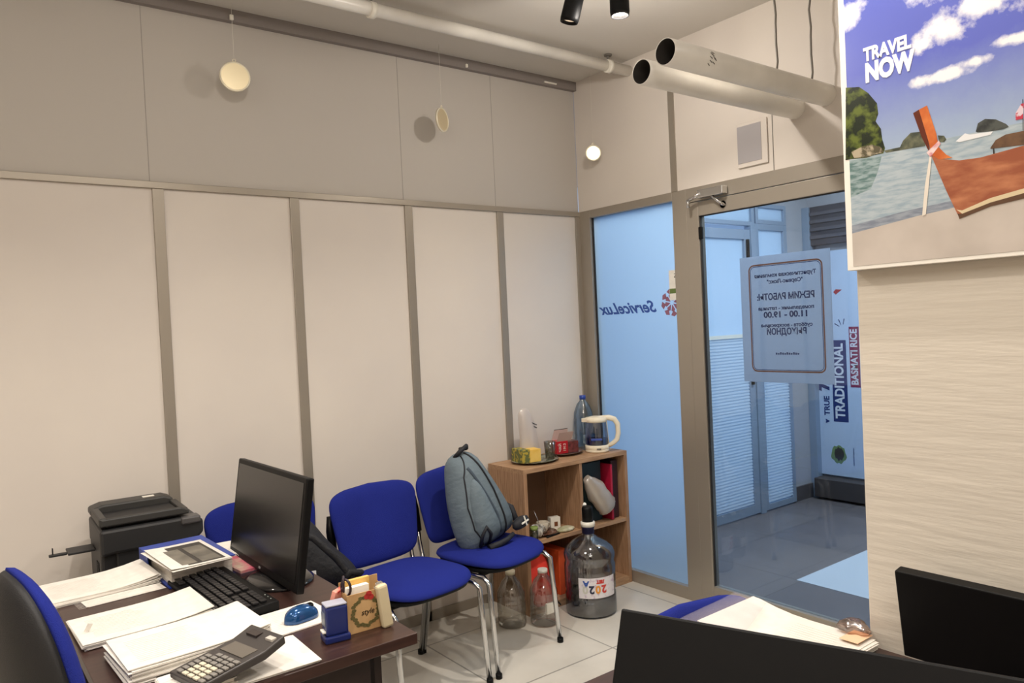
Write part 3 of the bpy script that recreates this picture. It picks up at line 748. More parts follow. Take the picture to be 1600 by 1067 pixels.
# pink flowered tape/eraser
pk = thing('flower_card', 'folded pink card with red flowers behind the stamp', 'card', (-2.325, -1.575, ZD), radians(20))
mb = MB(); mb.prism([(-.028, 0), (.026, 0), (.030, .060), (.018, .108), (-.010, .104)], frame((0, 0, 0), (1, 0, 0), (0, -.25, 1)), .012); mb.build('card', mat('pink_card', (226, 150, 132), .6, noise=(45, (196, 30, 30), (1, 1, 1), (.52, .6))), pk)

# binder + printed sheets
bd = thing('ring_binder', 'thick blue ring binder full of paper behind the keyboard', 'binder', (-2.452, -.80, ZD), radians(2))
B('paper_block', m_paper_edge, -.085, .088, -.15, .15, .003, .052, bd)
c_ = MB(); c_.box(-.095, .095, -.16, .16, 0, .003); c_.box(-.095, .095, -.16, .16, .054, .057); c_.box(-.098, -.095, .06, .16, 0, .057)
c_.build('cover', mat('binder_blue', (28, 60, 150), .4), bd)
pf = thing('printed_photo_sheet', 'sheet with two dark scanned pictures lying on the blue binder', 'printed sheet', (-2.465, -.86, ZD+.0585), radians(3))
mb = MB(); flat_sheet(mb, 0, 0, .17, .28, 0, .004, .003, -1); flat_sheet(mb, -.005, -.004, .17, .285, .04, .0015, 0); mb.build('sheets', m_paper, pf)
mscan = mat('scan_picture', (128, 122, 110), .7, noise=(12, (92, 88, 80))); mscb = mat('scan_dark', (62, 58, 54), .7)
B('picture_border', mscb, -.068, .072, -.125, .115, .0041, .0045, pf)
for x0 in (-.06, .008): B('picture', mscan, x0, x0+.055, -.115, .075, .0046, .005, pf)
mg = thing('magazine_pile', 'two coloured brochures beside the binder under the monitor', 'magazines', (-2.325, -.875, ZD), radians(6))
B('brochure', mat('brochure_dark', (84, 64, 72), .4), -.04, .04, -.125, .125, 0, .008, mg)
B('brochure', mat('brochure_pastel', (190, 170, 150), .4, noise=(30, (190, 90, 110))), -.038, .035, -.12, .115, .008, .015, mg)
stack(-2.305, -.735, radians(84), .006, 5, 'white sheets behind the binder, under the monitor corner', w=.17, h=.10, curl=0, z0=ZD+.016)

# printer on its cabinet
pcab = thing('printer_cabinet', 'low dark cabinet carrying the printer behind the desk', 'cabinet', (-2.46, -.20, 0))
B('body', m_desk_side, -.24, .24, -.16, .17, 0, .50, pcab, .003); B('door', m_desk_side, -.235, .235, -.172, -.161, .03, .47, pcab, .002)
PR = thing('laser_printer', 'black multifunction laser printer by the wall behind the desk', 'printer', (-2.475, -.25, .502), radians(-2))
mp1 = mat('printer_black', (34, 34, 35), .5); mp2 = mat('printer_black_dark', (20, 20, 21), .55)
B('body', mp1, -.145, .135, -.135, .15, 0, .262, PR, .010)
B('front_cover', mp2, -.10, .13, -.150, -.136, .03, .25, PR, .006)
hd = MB(); hd.prism([(-.147, .235), (-.147, .325), (.13, .325), (.185, .310), (.185, .262), (.16, .240), (-.10, .240)], frame((0, .15, 0), (1, 0, 0), (0, 0, 1)), .31); hd.build('scanner_unit', mp1, PR, .010)
ld = MB(); mpl = mat('printer_lid', (50, 49, 47), .5)
ld.prism([(-.142, .335), (-.142, .362), (.115, .362), (.14, .350), (.14, .335)], frame((0, -.135, 0), (1, 0, 0), (0, 0, 1)), .018)
ld.build('lid_front_rim', mpl, PR, .005)
MB().prism([(-.148, .335), (-.148, .360), (-.11, .372), (.10, .372), (.13, .360), (.13, .335)], frame((0, .15, 0), (1, 0, 0), (0, 0, 1)), .09).build('feeder_hood', mpl, PR, .007)
B('lid_side_rim', mpl, -.147, -.122, -.150, .06, .335, .365, PR, .005); B('lid_side_rim', mpl, .115, .14, -.135, .06, .335, .355, PR, .005)
B('document_tray', mp2, -.122, .115, -.135, .06, .333, .346, PR, .003)
B('neck_gap', mp2, -.12, .11, -.12, .14, .32, .336, PR)
B('control_panel', mat('panel_grey', (78, 76, 76), .4), .11, .175, -.168, -.11, .300, .326, PR, .006)
B('sticker', m_white, .03, .07, .09, .115, .372, .3735, PR)
tt = MB(); tt.box(-.23, -.146, -.0, .09, .226, .234); tt.box(-.285, -.23, .03, .05, .223, .231); tt.box(-.275, -.271, .033, .046, .229, .254)
tt.build('side_tray', mp1, PR, .002)
for i in range(4): B('side_slot', mp2, -.148, -.144, -.08+i*.015, -.073+i*.015, .10, .20, PR)

# ------------------------------------------------------------------ black bag on hidden chair
m_blk_cloth = mat('black_nylon', (20, 20, 24), .75, bump=(60, .5))
bg = thing('black_bag', 'soft black bag slumped on the chair behind the monitor', 'bag', (-1.97, -.45, .482), radians(-15))
ol = [(-.20, 0), (-.17, .16), (-.10, .27), (.0, .30), (.07, .24), (.13, .15), (.22, .06), (.24, .0), (.12, -.015), (-.1, -.015)]
def smooth_poly(P, it=2):
    for _ in range(it):
        Q = []
        for i in range(len(P)):
            a = P[i]; b = P[(i+1) % len(P)]
            Q += [(a[0]*.75+b[0]*.25, a[1]*.75+b[1]*.25), (a[0]*.25+b[0]*.75, a[1]*.25+b[1]*.75)]
        P = Q
    return P
a = cushion(smooth_poly(ol), .10, lambda x, z: .25*z, 1, .8, 2.2); a.build('body', m_blk_cloth, bg)
MB().tube([(-.05, -.08, .25), (.05, -.12, .22), (.13, -.11, .13), (.2, -.10, .03), (.17, -.13, .0)], .014, 8).build('strap', m_blk_cloth, bg)
MB().box(.03, .055, -.118, -.116, .08, .095).build('logo', mat('logo_white', (220, 220, 220), .5), bg)
MB().tube([(.2, -.06, .02), (.225, -.10, .055), (.18, -.12, .07), (.15, -.11, .03)], .012, 8).build('strap', m_blk_cloth, bg)

# backpack
m_bp = mat('grey_nylon', (104, 118, 126), .8, bump=(14, .7, (1, 1, 2)), noise=(4, (90, 104, 113)))
m_bpd = mat('grey_nylon_dark', (66, 78, 90), .8, bump=(40, .3))
m_bk = mat('black_webbing', (24, 25, 32), .7)
bp = thing('backpack', 'grey-blue backpack with black piping leaning on a blue chair', 'backpack', (-1.066, -.44, .480), radians(16))
bp.rotation_euler = (radians(-12), radians(-11), radians(14))
ol = smooth_poly([(-.155, 0), (-.170, .10), (-.155, .22), (-.115, .34), (-.075, .425), (.045, .43), (.085, .34), (.125, .22), (.160, .10), (.160, .0), (.08, -.012), (-.08, -.012)], 2)
body = cushion(ol, .100, lambda x, z: 0, 1, .55, 4.2, 10)
body.build('body', m_bp, bp)
def onfront(x, z, off=0.003):
    # height of the bag's front surface at (x,z)
    cx = sum(q[0] for q in ol)/len(ol); cz = sum(q[1] for q in ol)/len(ol)
    ang = math.atan2(z-cz, x-cx); best = None
    for i in range(len(ol)):
        a = ol[i]; b = ol[(i+1) % len(ol)]
        d1x, d1z = cos(ang), sin(ang); ex, ez = b[0]-a[0], b[1]-a[1]
        det = d1x*(-ez)+ex*d1z
        if abs(det) < 1e-12: continue
        t = ((a[0]-cx)*(-ez)+ex*(a[1]-cz))/det; s = (d1x*(a[1]-cz)-d1z*(a[0]-cx))/det
        if t > 0 and -1e-6 <= s <= 1+1e-6: best = t
    r = math.hypot(x-cx, z-cz); f = min(.98, r/(best or 1))
    return Vector((x, -(1-f**4.2)**.5*.100-off, z))
def seam(pts, r, name, m, parent, off=.002):
    P = []
    for i in range(len(pts)-1):
        for k in range(6):
            f = k/6; P.append(onfront(pts[i][0]*(1-f)+pts[i+1][0]*f, pts[i][1]*(1-f)+pts[i+1][1]*f, off))
    P.append(onfront(*pts[-1], off)); return MB().tube(P, r, 6).build(name, m, parent)
seam([(-.03, .415), (-.085, .33), (-.125, .20), (-.13, .10), (-.10, .02)], .0035, 'piping', m_bk, bp)
seam([(.0, .42), (.02, .33), (.045, .22), (.055, .1), (.06, .0)], .0045, 'piping', m_bk, bp)
pz = [(-.05, .36), (-.035, .30), (-.01, .22), (.015, .12), (.02, .03)]
seam(pz, .009, 'zip_flap', m_bpd, bp, -.002)
pk_ = cushion(smooth_poly([(-.12, .03), (-.125, .14), (-.10, .25), (-.055, .32), (-.03, .28), (-.01, .18), (.01, .08), (.01, .01), (-.06, .0)], 2), .035, lambda x, z: onfront(x, z, -.006).y, 1, 0, 3)
pk_.build('front_pocket', m_bp, bp)
MB().tube([(-.045, -.02, .415), (-.03, -.05, .435), (.02, -.05, .445), (.045, -.02, .43), (.04, .02, .43)], .010, 8).build('top_handle', m_bk, bp)
MB().tube([onfront(-.12, .02, .01), onfront(-.125, .07, .03), onfront(-.10, .10, .035), onfront(-.08, .06, .03), onfront(-.07, .0, .02)], .008, 7).build('side_strap', m_bk, bp)
MB().tube([(-.10, -.10, .0), (-.05, -.12, -.002), (0, -.125, -.004), (.05, -.12, .0)], [.018, .014, .012, .010], 8).build('bottom_strap', m_bk, bp)
ps = MB(); ps.ring_loft([[Vector((.13+.055*cos(a*pi/8)*s_, -.11+.03*sin(a*pi/8)*s_, z_)) for a in range(16)] for z_, s_ in ((.0, .8), (.015, 1), (.035, .9), (.045, .4))]); ps.build('strap_bundle', m_bk, bp)
MB().tube([(.16, -.06, .0), (.185, -.03, .08), (.18, .02, .11)], .014, 8).build('shoulder_strap', m_bk, bp)
ks = MB(); ks.box(.10, .15, -.146, -.142, .020, .027); ks.box(.125, .131, -.147, -.143, .005, .05); ks.build('buckle', m_white, bp)

# ------------------------------------------------------------------ cube shelf
SX0, SX1, SY0, SY1, SZ = -.742, -.008, -.312, -.012, .735
sh = thing('cube_shelf', 'oak-effect two by two cube shelf in the corner', 'shelf unit', (SX0, SY0, 0))
w, d = SX1-SX0, SY1-SY0; T = .022
B('side_panel', m_oak, 0, T, 0, d, 0, SZ-T, sh, .001); B('side_panel', m_oak, w-T, w, 0, d, 0, SZ-T, sh, .001)
B('top_panel', m_oak_h, 0, w, 0, d, SZ-T, SZ, sh, .001); B('bottom_panel', m_oak_h, T, w-T, 0, d, 0.0, T+.015, sh, .001)
mid = w/2+.02
B('divider', m_oak, mid-.009, mid+.009, .003, d, T+.015, SZ-T, sh); B('shelf_board', m_oak_h, T, mid-.009, .003, d, .345, .363, sh); B('shelf_board', m_oak_h, mid+.009, w-T, .003, d, .345, .363, sh)
B('back_panel', mat('oak_back', (120, 92, 70), .7), T, w-T, d-.006, d, T, SZ-T, sh)
ZS = SZ+.0005
# tray with tea box, bag, glass
ty = thing('glass_tray', 'patterned oval glass tray on the left end of the shelf top', 'tray', (-.545, -.165, ZS), radians(10))
m_trayp = mat('tray_glaze', (150, 152, 132), .2, noise=(45, (60, 70, 50), (1, 1, 1), (.48, .52)))
mb = MB(); mb.lathe([(.06, 0), (.10, .003), (.135, .012), (.137, .014), (.10, .007), (.02, .005)], n=40); mb.v = [(x*1.0, y*.86, z) for x, y, z in mb.v]; mb.build('dish', m_trayp, ty)
tb = thing('tea_box', 'green and yellow carton tea box on the patterned tray', 'box', (-.615, -.165, ZS+.009), radians(-6))
B('carton', mat('tea_green', (96, 104, 60), .6, noise=(60, (180, 160, 60), (1, 1, 1), (.5, .56))), -.048, .0, -.055, .05, 0, .07, tb, .002)
B('carton_front', mat('tea_yellow', (226, 178, 62), .5, noise=(14, (236, 200, 110))), .0, .068, -.055, .05, 0, .066, tb, .002)
pb = thing('plastic_bag', 'crumpled white plastic bag with printed text standing on the tray', 'bag', (-.540, -.115, ZS+.010), radians(20)); pb.scale = (1.25, 1.25, 1.3)
m_bag = translucent('bag_film', (236, 228, 222), .25, .6, .1)
rings = []
random.seed(3)
for i, (z, rx, ry, ox) in enumerate([(0, .055, .035, 0), (.04, .06, .038, 0), (.09, .05, .03, -.005), (.13, .052, .028, -.012), (.17, .045, .022, -.022), (.195, .036, .016, -.03), (.21, .018, .008, -.036)]):
    rings.append([Vector((ox+rx*cos(2*pi*k/18)*(1+.14*sin(5*k+i)), ry*sin(2*pi*k/18)*(1+.2*cos(4*k+2*i)), z)) for k in range(18)])
mb = MB(); mb.ring_loft(rings, True, True); mb.build('film', m_bag, pb, sub=1)
pt_ = MB()
for r_ in range(2):
    for k in range(7): pt_.box(-.012+k*.006, -.0085+k*.006, -.0255, -.0245, .145-.012*r_-.002*k, .150-.012*r_-.002*k)
pt_.build('print', m_black, pb)
gl = thing('drinking_glass', 'small clear glass in crumpled film on the tray', 'glass', (-.47, -.20, ZS+.009))
MB().lathe([(.024, 0), (.031, .09), (.0295, .09), (.023, .004)], n=24, cap1=True).build('glass', clear('tumbler', (232, 228, 220), .5, .1), gl)
# tray 2 with red box
t2 = thing('saucer', 'dark rimmed oval plate behind the kettle with red boxes', 'plate', (-.295, -.120, ZS), radians(15))
mb = MB(); mb.lathe([(.05, 0), (.075, .004), (.108, .014), (.110, .017), (.08, .009), (.02, .006)], n=36); mb.v = [(x*1.05, y*.85, z) for x, y, z in mb.v]; mb.build('dish', mat('plate_brown', (150, 128, 118), .25), t2)
mb = MB(); mb.lathe([(.105, .0135), (.111, .0165), (.109, .018)], n=36, cap0=False, cap1=False); mb.v = [(x*1.05, y*.85, z) for x, y, z in mb.v]; mb.build('rim', mat('plate_rim', (60, 40, 42), .3), t2)
rb = thing('red_box', 'red and brown sweets carton with white lettering on the plate', 'box', (-.318, -.120, ZS+.010), radians(-12))
B('carton', mat('sweet_red', (176, 22, 36), .35), -.05, .022, -.035, .035, 0, .068, rb, .002)
B('carton_side', mat('sweet_brown', (72, 32, 34), .35, noise=(40, (120, 60, 58))), .022, .088, -.035, .035, 0, .062, rb, .002)
for s, xx in (('ЧАЙ', -.028), ('1913', .0)): text(s, 'lettering', m_white, frame((xx, -.0362, .034), (0, 0, 1), (-1, 0, 0)), .022, rb)
ol_ = MB(); ol_.add([(-.045, -.03, .068), (.045, -.03, .068), (.055, -.045, .118), (-.035, -.045, .118)], [(0, 1, 2, 3)]); ol_.add([(-.045, .03, .066), (.06, .03, .066), (.065, .04, .122), (-.02, .04, .122)], [(0, 1, 2, 3)])
olm = ol_.build('open_flap', mat('flap_card', (176, 150, 140), .6), rb); sd = olm.modifiers.new('s', 'SOLIDIFY'); sd.thickness = .0012
MB().tube([(-.02, .04, .122), (.065, .04, .124)], .0015, 5).build('flap_edge', m_black, rb)

# bottles
def bottle(name, label, cat, loc, prof, m, capm, cap_r, cap_z, cap_h, handle=False):
    t = thing(name, label, cat, loc); MB().lathe(prof, n=32, cap1=False).build('body', m, t)
    MB().lathe([(cap_r, cap_z), (cap_r, cap_z+cap_h)], n=20).build('cap', capm, t); return t
m_pet_blue = clear('pet_blue', (204, 222, 236), .5)
m_pet = clear('pet_clear', (232, 230, 224), .6, .06)
m_cap_blue = mat('cap_blue', (40, 70, 160), .35)
bt = bottle('water_bottle', 'tall light blue plastic water bottle with blue cap behind the kettle', 'bottle', (-.105, -.075, ZS),
       [(.046, 0), (.054, .006), (.055, .06), (.051, .075), (.055, .09), (.055, .15), (.052, .165), (.055, .18), (.052, .21), (.035, .255), (.017, .275), (.016, .29)], m_pet_blue, m_cap_blue, .018, .283, .022)
B('label', mat('bottle_label', (92, 120, 140), .5, noise=(40, (160, 180, 190))), -.045, .03, -.0565, -.040, .04, .085, bt)
# kettle
kt = thing('electric_kettle', 'glass electric kettle with cream lid, base and handle on the shelf', 'kettle', (-.130, -.205, ZS), radians(-45))
MB().lathe([(.062, 0), (.066, .004), (.066, .012), (.064, .014), (.066, .018), (.066, .036), (.062, .040)], n=36).build('base', mat('kettle_cream', (238, 228, 204), .3), kt)
MB().lathe([(.061, .040), (.064, .07), (.062, .12), (.055, .17)], n=36, cap0=False, cap1=False).build('glass_body', clear('kettle_glass', (204, 216, 232), .5), kt)
MB().lathe([(.060, .041), (.0625, .072)], n=30).build('water', clear('kettle_water', (120, 150, 206), .3), kt)
mb = MB(); mb.lathe([(.056, .165), (.060, .172), (.058, .190), (.030, .196)], n=36); mb.prism([(-.03, 0), (.03, 0), (.012, .03), (-.012, .03)], frame((-.05, 0, .168), (0, 1, 0), (-1, 0, 0)), .018); mb.build('lid', MATS['kettle_cream'], kt)
mb = MB(); mb.tube([(.02, 0, .186), (.07, 0, .187), (.100, 0, .178), (.118, 0, .150), (.120, 0, .10), (.112, 0, .065), (.09, 0, .045), (.062, 0, .030)], [.013, .016, .016, .015, .014, .014, .013, .012], 12); mb.v = [(x, y*.8, z) for x, y, z in mb.v]; mb.build('handle', MATS['kettle_cream'], kt)
MB().tube([(.064, 0, .045), (.06, 0, .11), (.056, 0, .168)], .004, 6).build('glass_clamp', MATS['kettle_cream'], kt)
B('logo', m_frame_dark, -.012, .012, -.0675, -.066, .018, .026, kt).rotation_euler = (0, 0, radians(10))
B('level_mark', mat('kettle_blue', (60, 84, 170), .5), -.03, .03, -.0645, -.055, .070, .080, kt)

# inside upper-left cell
def cell(x, y, z): return (x, y, z)
ZC = .3635
so = thing('glass_saucer', 'brown glass saucer with cups in the upper left cell of the shelf', 'saucer', (-.565, -.225, ZC+.0))
MB().lathe([(.03, 0), (.05, .006), (.075, .014), (.076, .016), (.05, .008), (.01, .005)], n=30).build('dish', mat('saucer_brown', (110, 76, 60), .2), so)
for i, (dx, dy, lb) in enumerate(((0.0, 0.0, 'pale glass cup standing on the brown saucer'), (-.055, -.04, 'dark patterned small cup at the cell side'))):
    c = thing('cup', lb, 'cup', (-.560+dx*1.2, -.22+dy, ZC+.008+i*.0)); mm = mat('cup_glass', (190, 180, 162), .2) if i == 0 else mat('cup_dark', (90, 84, 78), .3, noise=(50, (220, 216, 205)))
    MB().lathe([(.020, 0), (.028, .015), (.033, .055), (.031, .055), (.024, .012)], n=24).build('bowl', mm, c)
    MB().tube([(.03, 0, .045), (.048, 0, .042), (.05, 0, .025), (.030, 0, .015)], .004, 7).build('handle', mm, c)
sp_ = MB().tube([(-.565, -.22, ZC+.02), (-.60, -.20, ZC+.13)], .0028, 6).build('teaspoon', m_chrome); tag(sp_, 'metal teaspoon standing in the glass cup', 'spoon')
wb = thing('small_white_box', 'little white cardboard box with dark picture in the upper left cell', 'box', (-.455, -.19, ZC), radians(-15))
B('carton', m_white, -.028, .028, -.02, .02, 0, .065, wb, .001); B('picture', mat('pic_brown', (120, 70, 40), .6), -.008, .012, -.0208, -.0202, .018, .042, wb)
gp = thing('green_packet', 'crumpled transparent green packet lying in the upper left cell', 'packet', (-.440, -.262, ZC))
mb = MB(); mb.ring_loft([[Vector((.062*s_*cos(2*pi*k/16)*(1+.15*sin(3*k)), .035*s_*sin(2*pi*k/16), z)) for k in range(16)] for z, s_ in ((0, .9), (.008, 1), (.018, .8), (.026, .3))]); mb.build('film', mat('packet_green', (150, 148, 110), .35, noise=(25, (210, 205, 180))), gp, sub=1)
jb = bottle('small_jar', 'small green-capped clear jar at the left of the upper left cell', 'jar', (-.672, -.29, ZC), [(.018, 0), (.021, .004), (.021, .05), (.016, .058)], clear('jar_clear', (200, 206, 190), .5), mat('jar_green', (130, 150, 80), .5), .02, .058, .014)
pn = MB().tube([(-.60, -.30, ZC+.005), (-.50, -.285, ZC+.005)], .004, 7).build('pen', m_black); tag(pn, 'black pen lying at the front of the upper left cell', 'pen')
# inside upper-right cell
m_dark = mat('folder_dark', (16, 40, 44), .5)
fo = B('document_folder', m_dark, -.30, -.145, -.24, -.04, ZC, .69, None, .003); tag(fo, 'dark teal box folder at the back of the upper right cell', 'folder')
fo = B('document_folder', mat('folder_red', (176, 28, 60), .4), -.118, -.104, -.29, -.04, ZC, .67, None, .003); tag(fo, 'thin crimson folder upright in the upper right cell', 'folder')
fo = B('document_folder', mat('folder_brown', (52, 24, 30), .5), -.095, -.045, -.27, -.04, ZC, .685, None, .003); tag(fo, 'dark brown folder against the right side of the upper right cell', 'folder')
m_roll = translucent('cling_film', (214, 202, 188), .18, .7, .25)
rl = thing('plate_stack_in_bag', 'stack of disposable plates in a shiny clear bag leaning in the shelf', 'bag of plates', (-.135, -.285, ZC+.064)); rl.scale = (1.2, 1.0, 1.22)
Mr = Matrix.Rotation(radians(-40), 4, 'Y')
rr = []
for i in range(12):
    z = -.0+i*.019; r = (.050 if i < 8 else .05-.008*(i-7))*(1+.04*sin(i*2.3))
    if i == 0: r = .03
    rr.append([Mr @ Vector((r*cos(2*pi*k/20)*(1+.06*sin(3*k+i)), r*.85*sin(2*pi*k/20), z)) for k in range(20)])
mb = MB(); mb.ring_loft(rr); mb.build('bag_film', m_roll, rl)
mb = MB(); mb.lathe([(.040, .01), (.040, .11)], n=24, M=Mr); mb.build('plates', mat('plates_ivory', (206, 190, 160), .5), rl)
# lower-left: red bag and orange
rbg = thing('red_bag', 'bright red-orange fabric bag stuffed in the lower left cell', 'bag', (-.635, -.300, .037), radians(-10))
random.seed(5)
a = cushion(smooth_poly([(-.08, 0), (-.09, .14), (-.06, .25), (-.01, .285), (.035, .25), (.06, .14), (.075, 0), (0, -.01)], 2), .045, lambda x, z: .35*z, 1, .8, 2.2)
a.v = [(x+.006*sin(40*z), y+.012*sin(34*x+11*z), z) for x, y, z in a.v]
a.build('body', mat('red_orange_cloth', (232, 62, 40), .7, bump=(16, .8), noise=(6, (214, 46, 34))), rbg)
MB().tube([(.0, -.055, .24), (.025, -.06, .15), (.02, -.06, .05), (.06, -.06, .0)], .004, 6).build('drawstring', m_bk, rbg)
ob = B('orange_box', mat('orange_card', (214, 84, 36), .6), -.50, -.44, -.27, -.06, .037, .27, None, .003); tag(ob, 'orange carton beside the red bag in the lower left cell', 'box')

# 19 litre jug
m_jug = clear('jug_blue', (198, 206, 220), .7, .05)
jg = thing('water_jug', 'large blue-grey water cooler jug with hand pump before the shelf', 'water jug', (-.462, -.462, 0), radians(38+180-12))
R_ = .128
MB().lathe([(.11, 0), (R_, .012), (R_, .10), (R_-.006, .115), (R_, .13), (R_, .245), (R_-.006, .262), (R_, .28), (R_, .30), (.118, .325), (.085, .355), (.045, .378), (.028, .388), (.026, .415)], n=48, cap1=False).build('body', m_jug, jg)
MB().lathe([(R_-.004, .006), (R_-.004, .10)], n=40).build('water', clear('jug_water', (176, 184, 196), .2), jg)
MB().lathe([(.031, .395), (.031, .425), (.034, .425), (.034, .430)], n=24).build('neck_cap', mat('cap_navy', (44, 44, 84), .4), jg)
MB().lathe([(.036, .430), (.036, .452), (.026, .454)], n=24).build('pump_collar', m_white, jg)
MB().lathe([(.028, .454), (.028, .520), (.022, .530)], n=24).build('pump_body', m_black, jg)
mb = MB(); mb.tube([(-.024, -.018, .440), (-.030, -.028, .47), (-.030, -.028, .525), (-.024, -.02, .535)], .0085, 8); mb.build('pump_spout', m_white, jg)
MB().tube([(0, 0, .43), (0.005, 0, .2), (0, 0, .05)], .005, 8).build('dip_tube', m_pet, jg)
# wrap-around label, numbers upside down
lb_ = MB(); n = 20; a0, a1 = radians(-5), radians(85)
# angles chosen so the label faces the camera
lb_.ring_loft([[Vector(((R_+.0012)*cos(a0+(a1-a0)*k/n), (R_+.0012)*sin(a0+(a1-a0)*k/n), z)) for k in range(n+1)] for z in (.105, .205)], False, False, closed=False)
lbo = lb_.build('label', mat('jug_label', (226, 222, 226), .5, noise=(60, (190, 170, 190), (1, 1, 1), (.55, .7))), jg)
def wrap_text(s, z, size, m, ang, name='lettering'):
    o = text(s, name, m, Matrix.Identity(4), size, jg, bold=.002)
    for v in o.data.vertices:
        x, y = -v.co.x, -v.co.y   # upside down print
        a = ang + x/R_
        rr = R_+.0022+v.co.z
        v.co = Vector((rr*cos(a), rr*sin(a), z+y))
    return o
for i, (ch, c) in enumerate((('2', (200, 60, 50)), ('0', (226, 150, 60)), ('2', (34, 38, 66)), ('0', (200, 200, 190)))):
    wrap_text(ch, .150, .052, mat('num_%d' % i, c, .5), radians(52-i*14))
wrap_text('ЛЕТ', .187, .02, mat('num_0', (0, 0, 0)), radians(44))
tri = wrap_text('A', .178, .04, m_blue_print, radians(12))

# PET bottles under the backpack chair
PP = [(.05, 0), (.068, .008), (.07, .05), (.066, .06), (.07, .07), (.07, .12), (.066, .13), (.07, .14), (.068, .165), (.045, .215), (.026, .235), (.024, .25)]
b1 = bottle('plastic_bottle', 'empty clear plastic bottle with cream cap, left of the pair under the chair', 'bottle', (-.865, -.33, 0), PP, m_pet, mat('cap_cream', (206, 196, 168), .5), .024, .25, .018)
b2 = bottle('plastic_bottle', 'empty clear plastic bottle right of the pair, beside the red bag', 'bottle', (-.735, -.42, 0), PP, m_pet, m_white, .024, .25, .016)
B('label', m_white, -.04, .02, -.072, -.06, .07, .12, b2)
wc = thing('white_cup', 'small white plastic cup on the floor left of the clear bottles', 'cup', (-.985, -.28, 0)); MB().lathe([(.03, 0), (.04, .11), (.038, .11), (.028, .004)], n=22).build('bowl', m_white, wc)

# ------------------------------------------------------------------ front desk
fd = thing('desk', 'front desk carrying the big foreground monitor and bright papers', 'desk', (-2.02, -2.72, 0))
B('desktop', m_wood_desk, -.50, .51, -.55, .54, .725, .75, fd, .002)
for x, y in ((-.46, -.5), (-.46, .49), (.46, -.5), (.46, .49)): B('leg', m_desk_side, x-.02, x+.02, y-.02, y+.02, 0, .725, fd, .002)
# papers
random.seed(11)
def sheet3(name, label, cat, pts, m, n=8, lift=0.0, t=.0012):
    """curved sheet over four corner points (bilinear) with an upward bow"""
    o_ = thing(name, label, cat, tuple(sum(p[i] for p in pts)/4 for i in range(2))+(.751,)); mb = MB(); c = Vector(o_.location)
    A, B_, C_, D = [Vector(p) for p in pts]; g = []
    for i in range(n+1):
        for j in range(n+1):
            u, v = i/n, j/n; p = (A*(1-u)+B_*u)*(1-v)+(D*(1-u)+C_*u)*v; p.z += lift*sin(pi*u)*sin(pi*v); g.append(p-c)
    mb.add(g, [(i*(n+1)+j, (i+1)*(n+1)+j, (i+1)*(n+1)+j+1, i*(n+1)+j+1) for i in range(n) for j in range(n)], True)
    s = mb.build('sheet', m, o_); md = s.modifiers.new('s', 'SOLIDIFY'); md.thickness = t; return o_
stack(-1.635, -2.345, radians(90), .022, 10, 'brightly lit white papers on the front desk beside the pier', jit=.008, w=.29, h=.21, curl=.018, z0=.7505)
B('edge_note', mat('note_peach', (236, 196, 160), .6), -.03, .03, -.02, .02, 0, .001).name = 'peach_note'
pn_ = bpy.data.objects['peach_note']; pn_.location = (-1.555, -2.462, .778); tag(pn_, 'small peach note at the far end of the bright papers', 'note')
m_film = translucent('clear_file_film', (222, 214, 222), .86, .6, .04)
sheet3('plastic_file_sleeve', 'clear plastic file sleeve sticking out behind the bright papers', 'file sleeve', [(-1.80, -2.16, .785), (-1.56, -2.17, .80), (-1.57, -2.26, .80), (-1.80, -2.33, .775)], m_film, lift=.012, t=.0006)
m_film2 = clear('wrapper_film', (232, 206, 190), .9, .2)
cw = thing('crumpled_wrapper', 'crumpled transparent wrapper at the right end of the bright papers', 'wrapper', (-1.53, -2.445, .778))
mb = MB(); mb.ring_loft([[Vector((.024*s_*cos(2*pi*k/14)*(1+.3*sin(3*k)), .034*s_*sin(2*pi*k/14)*(1+.2*cos(5*k)), z)) for k in range(14)] for z, s_ in ((0, .8), (.008, 1), (.018, .8), (.026, .4))]); mb.build('film', m_film2, cw)

# foreground monitor, seen from behind
def monitor(name, label, top_l, dirv, width, height, tilt, base_xy, housing=True):
    t = thing(name, label, 'monitor', (base_xy[0], base_xy[1], .7505)); T0 = Vector(top_l); dx = Vector(dirv).normalized()
    nrm = Vector((-dx.y, dx.x, 0))     # pointing +x side
    if nrm.x < 0: nrm = -nrm
    dn = (Vector((0, 0, -1))*cos(tilt)+nrm*sin(tilt)).normalized()
    M = Matrix.Translation(-Vector(t.location)) @ frame(T0, dx, -dn)
    z = (M.to_3x3() @ Vector((0, 0, 1))); s = -1 if z.x > 0 else 1   # local z towards the camera side
    def bx_(a, b, c, d, e, f): return MB().box(a, b, c, d, min(e*s, f*s), max(e*s, f*s), M)
    bx_(0, width, -height, 0, -.026, 0).build('case', m_black, t, .0025)
    bx_(.014, width-.014, -height+.02, -.014, -.0275, -.026).build('screen', m_screen, t)
    if housing: bx_(width*.22, width*.78, -height*.8, -height*.25, 0, .022).build('rear_housing', m_black, t, .012)
    c = M @ Vector((width/2, -height*.6, s*(.01 if housing else -.035))); MB().tube([c, (c.x, c.y, .02)], .022, 12).build('neck', m_black, t)
    mb = MB(); mb.lathe([(.10, 0), (.10, .006), (.03, .014)], (c.x, c.y, 0), 30); mb.build('base', m_black, t); return t
monitor('desk_monitor', 'black monitor back filling the bottom of the view', (-2.422, -2.656, 1.12), (.134, -.367, 0), .54, .31, radians(-24), (-2.28, -2.88))
monitor('desk_monitor', 'black monitor standing close against the plaster pier', (-1.601, -2.569, .952), (0, -1, 0), .42, .175, radians(9), (-1.585, -2.75), False)

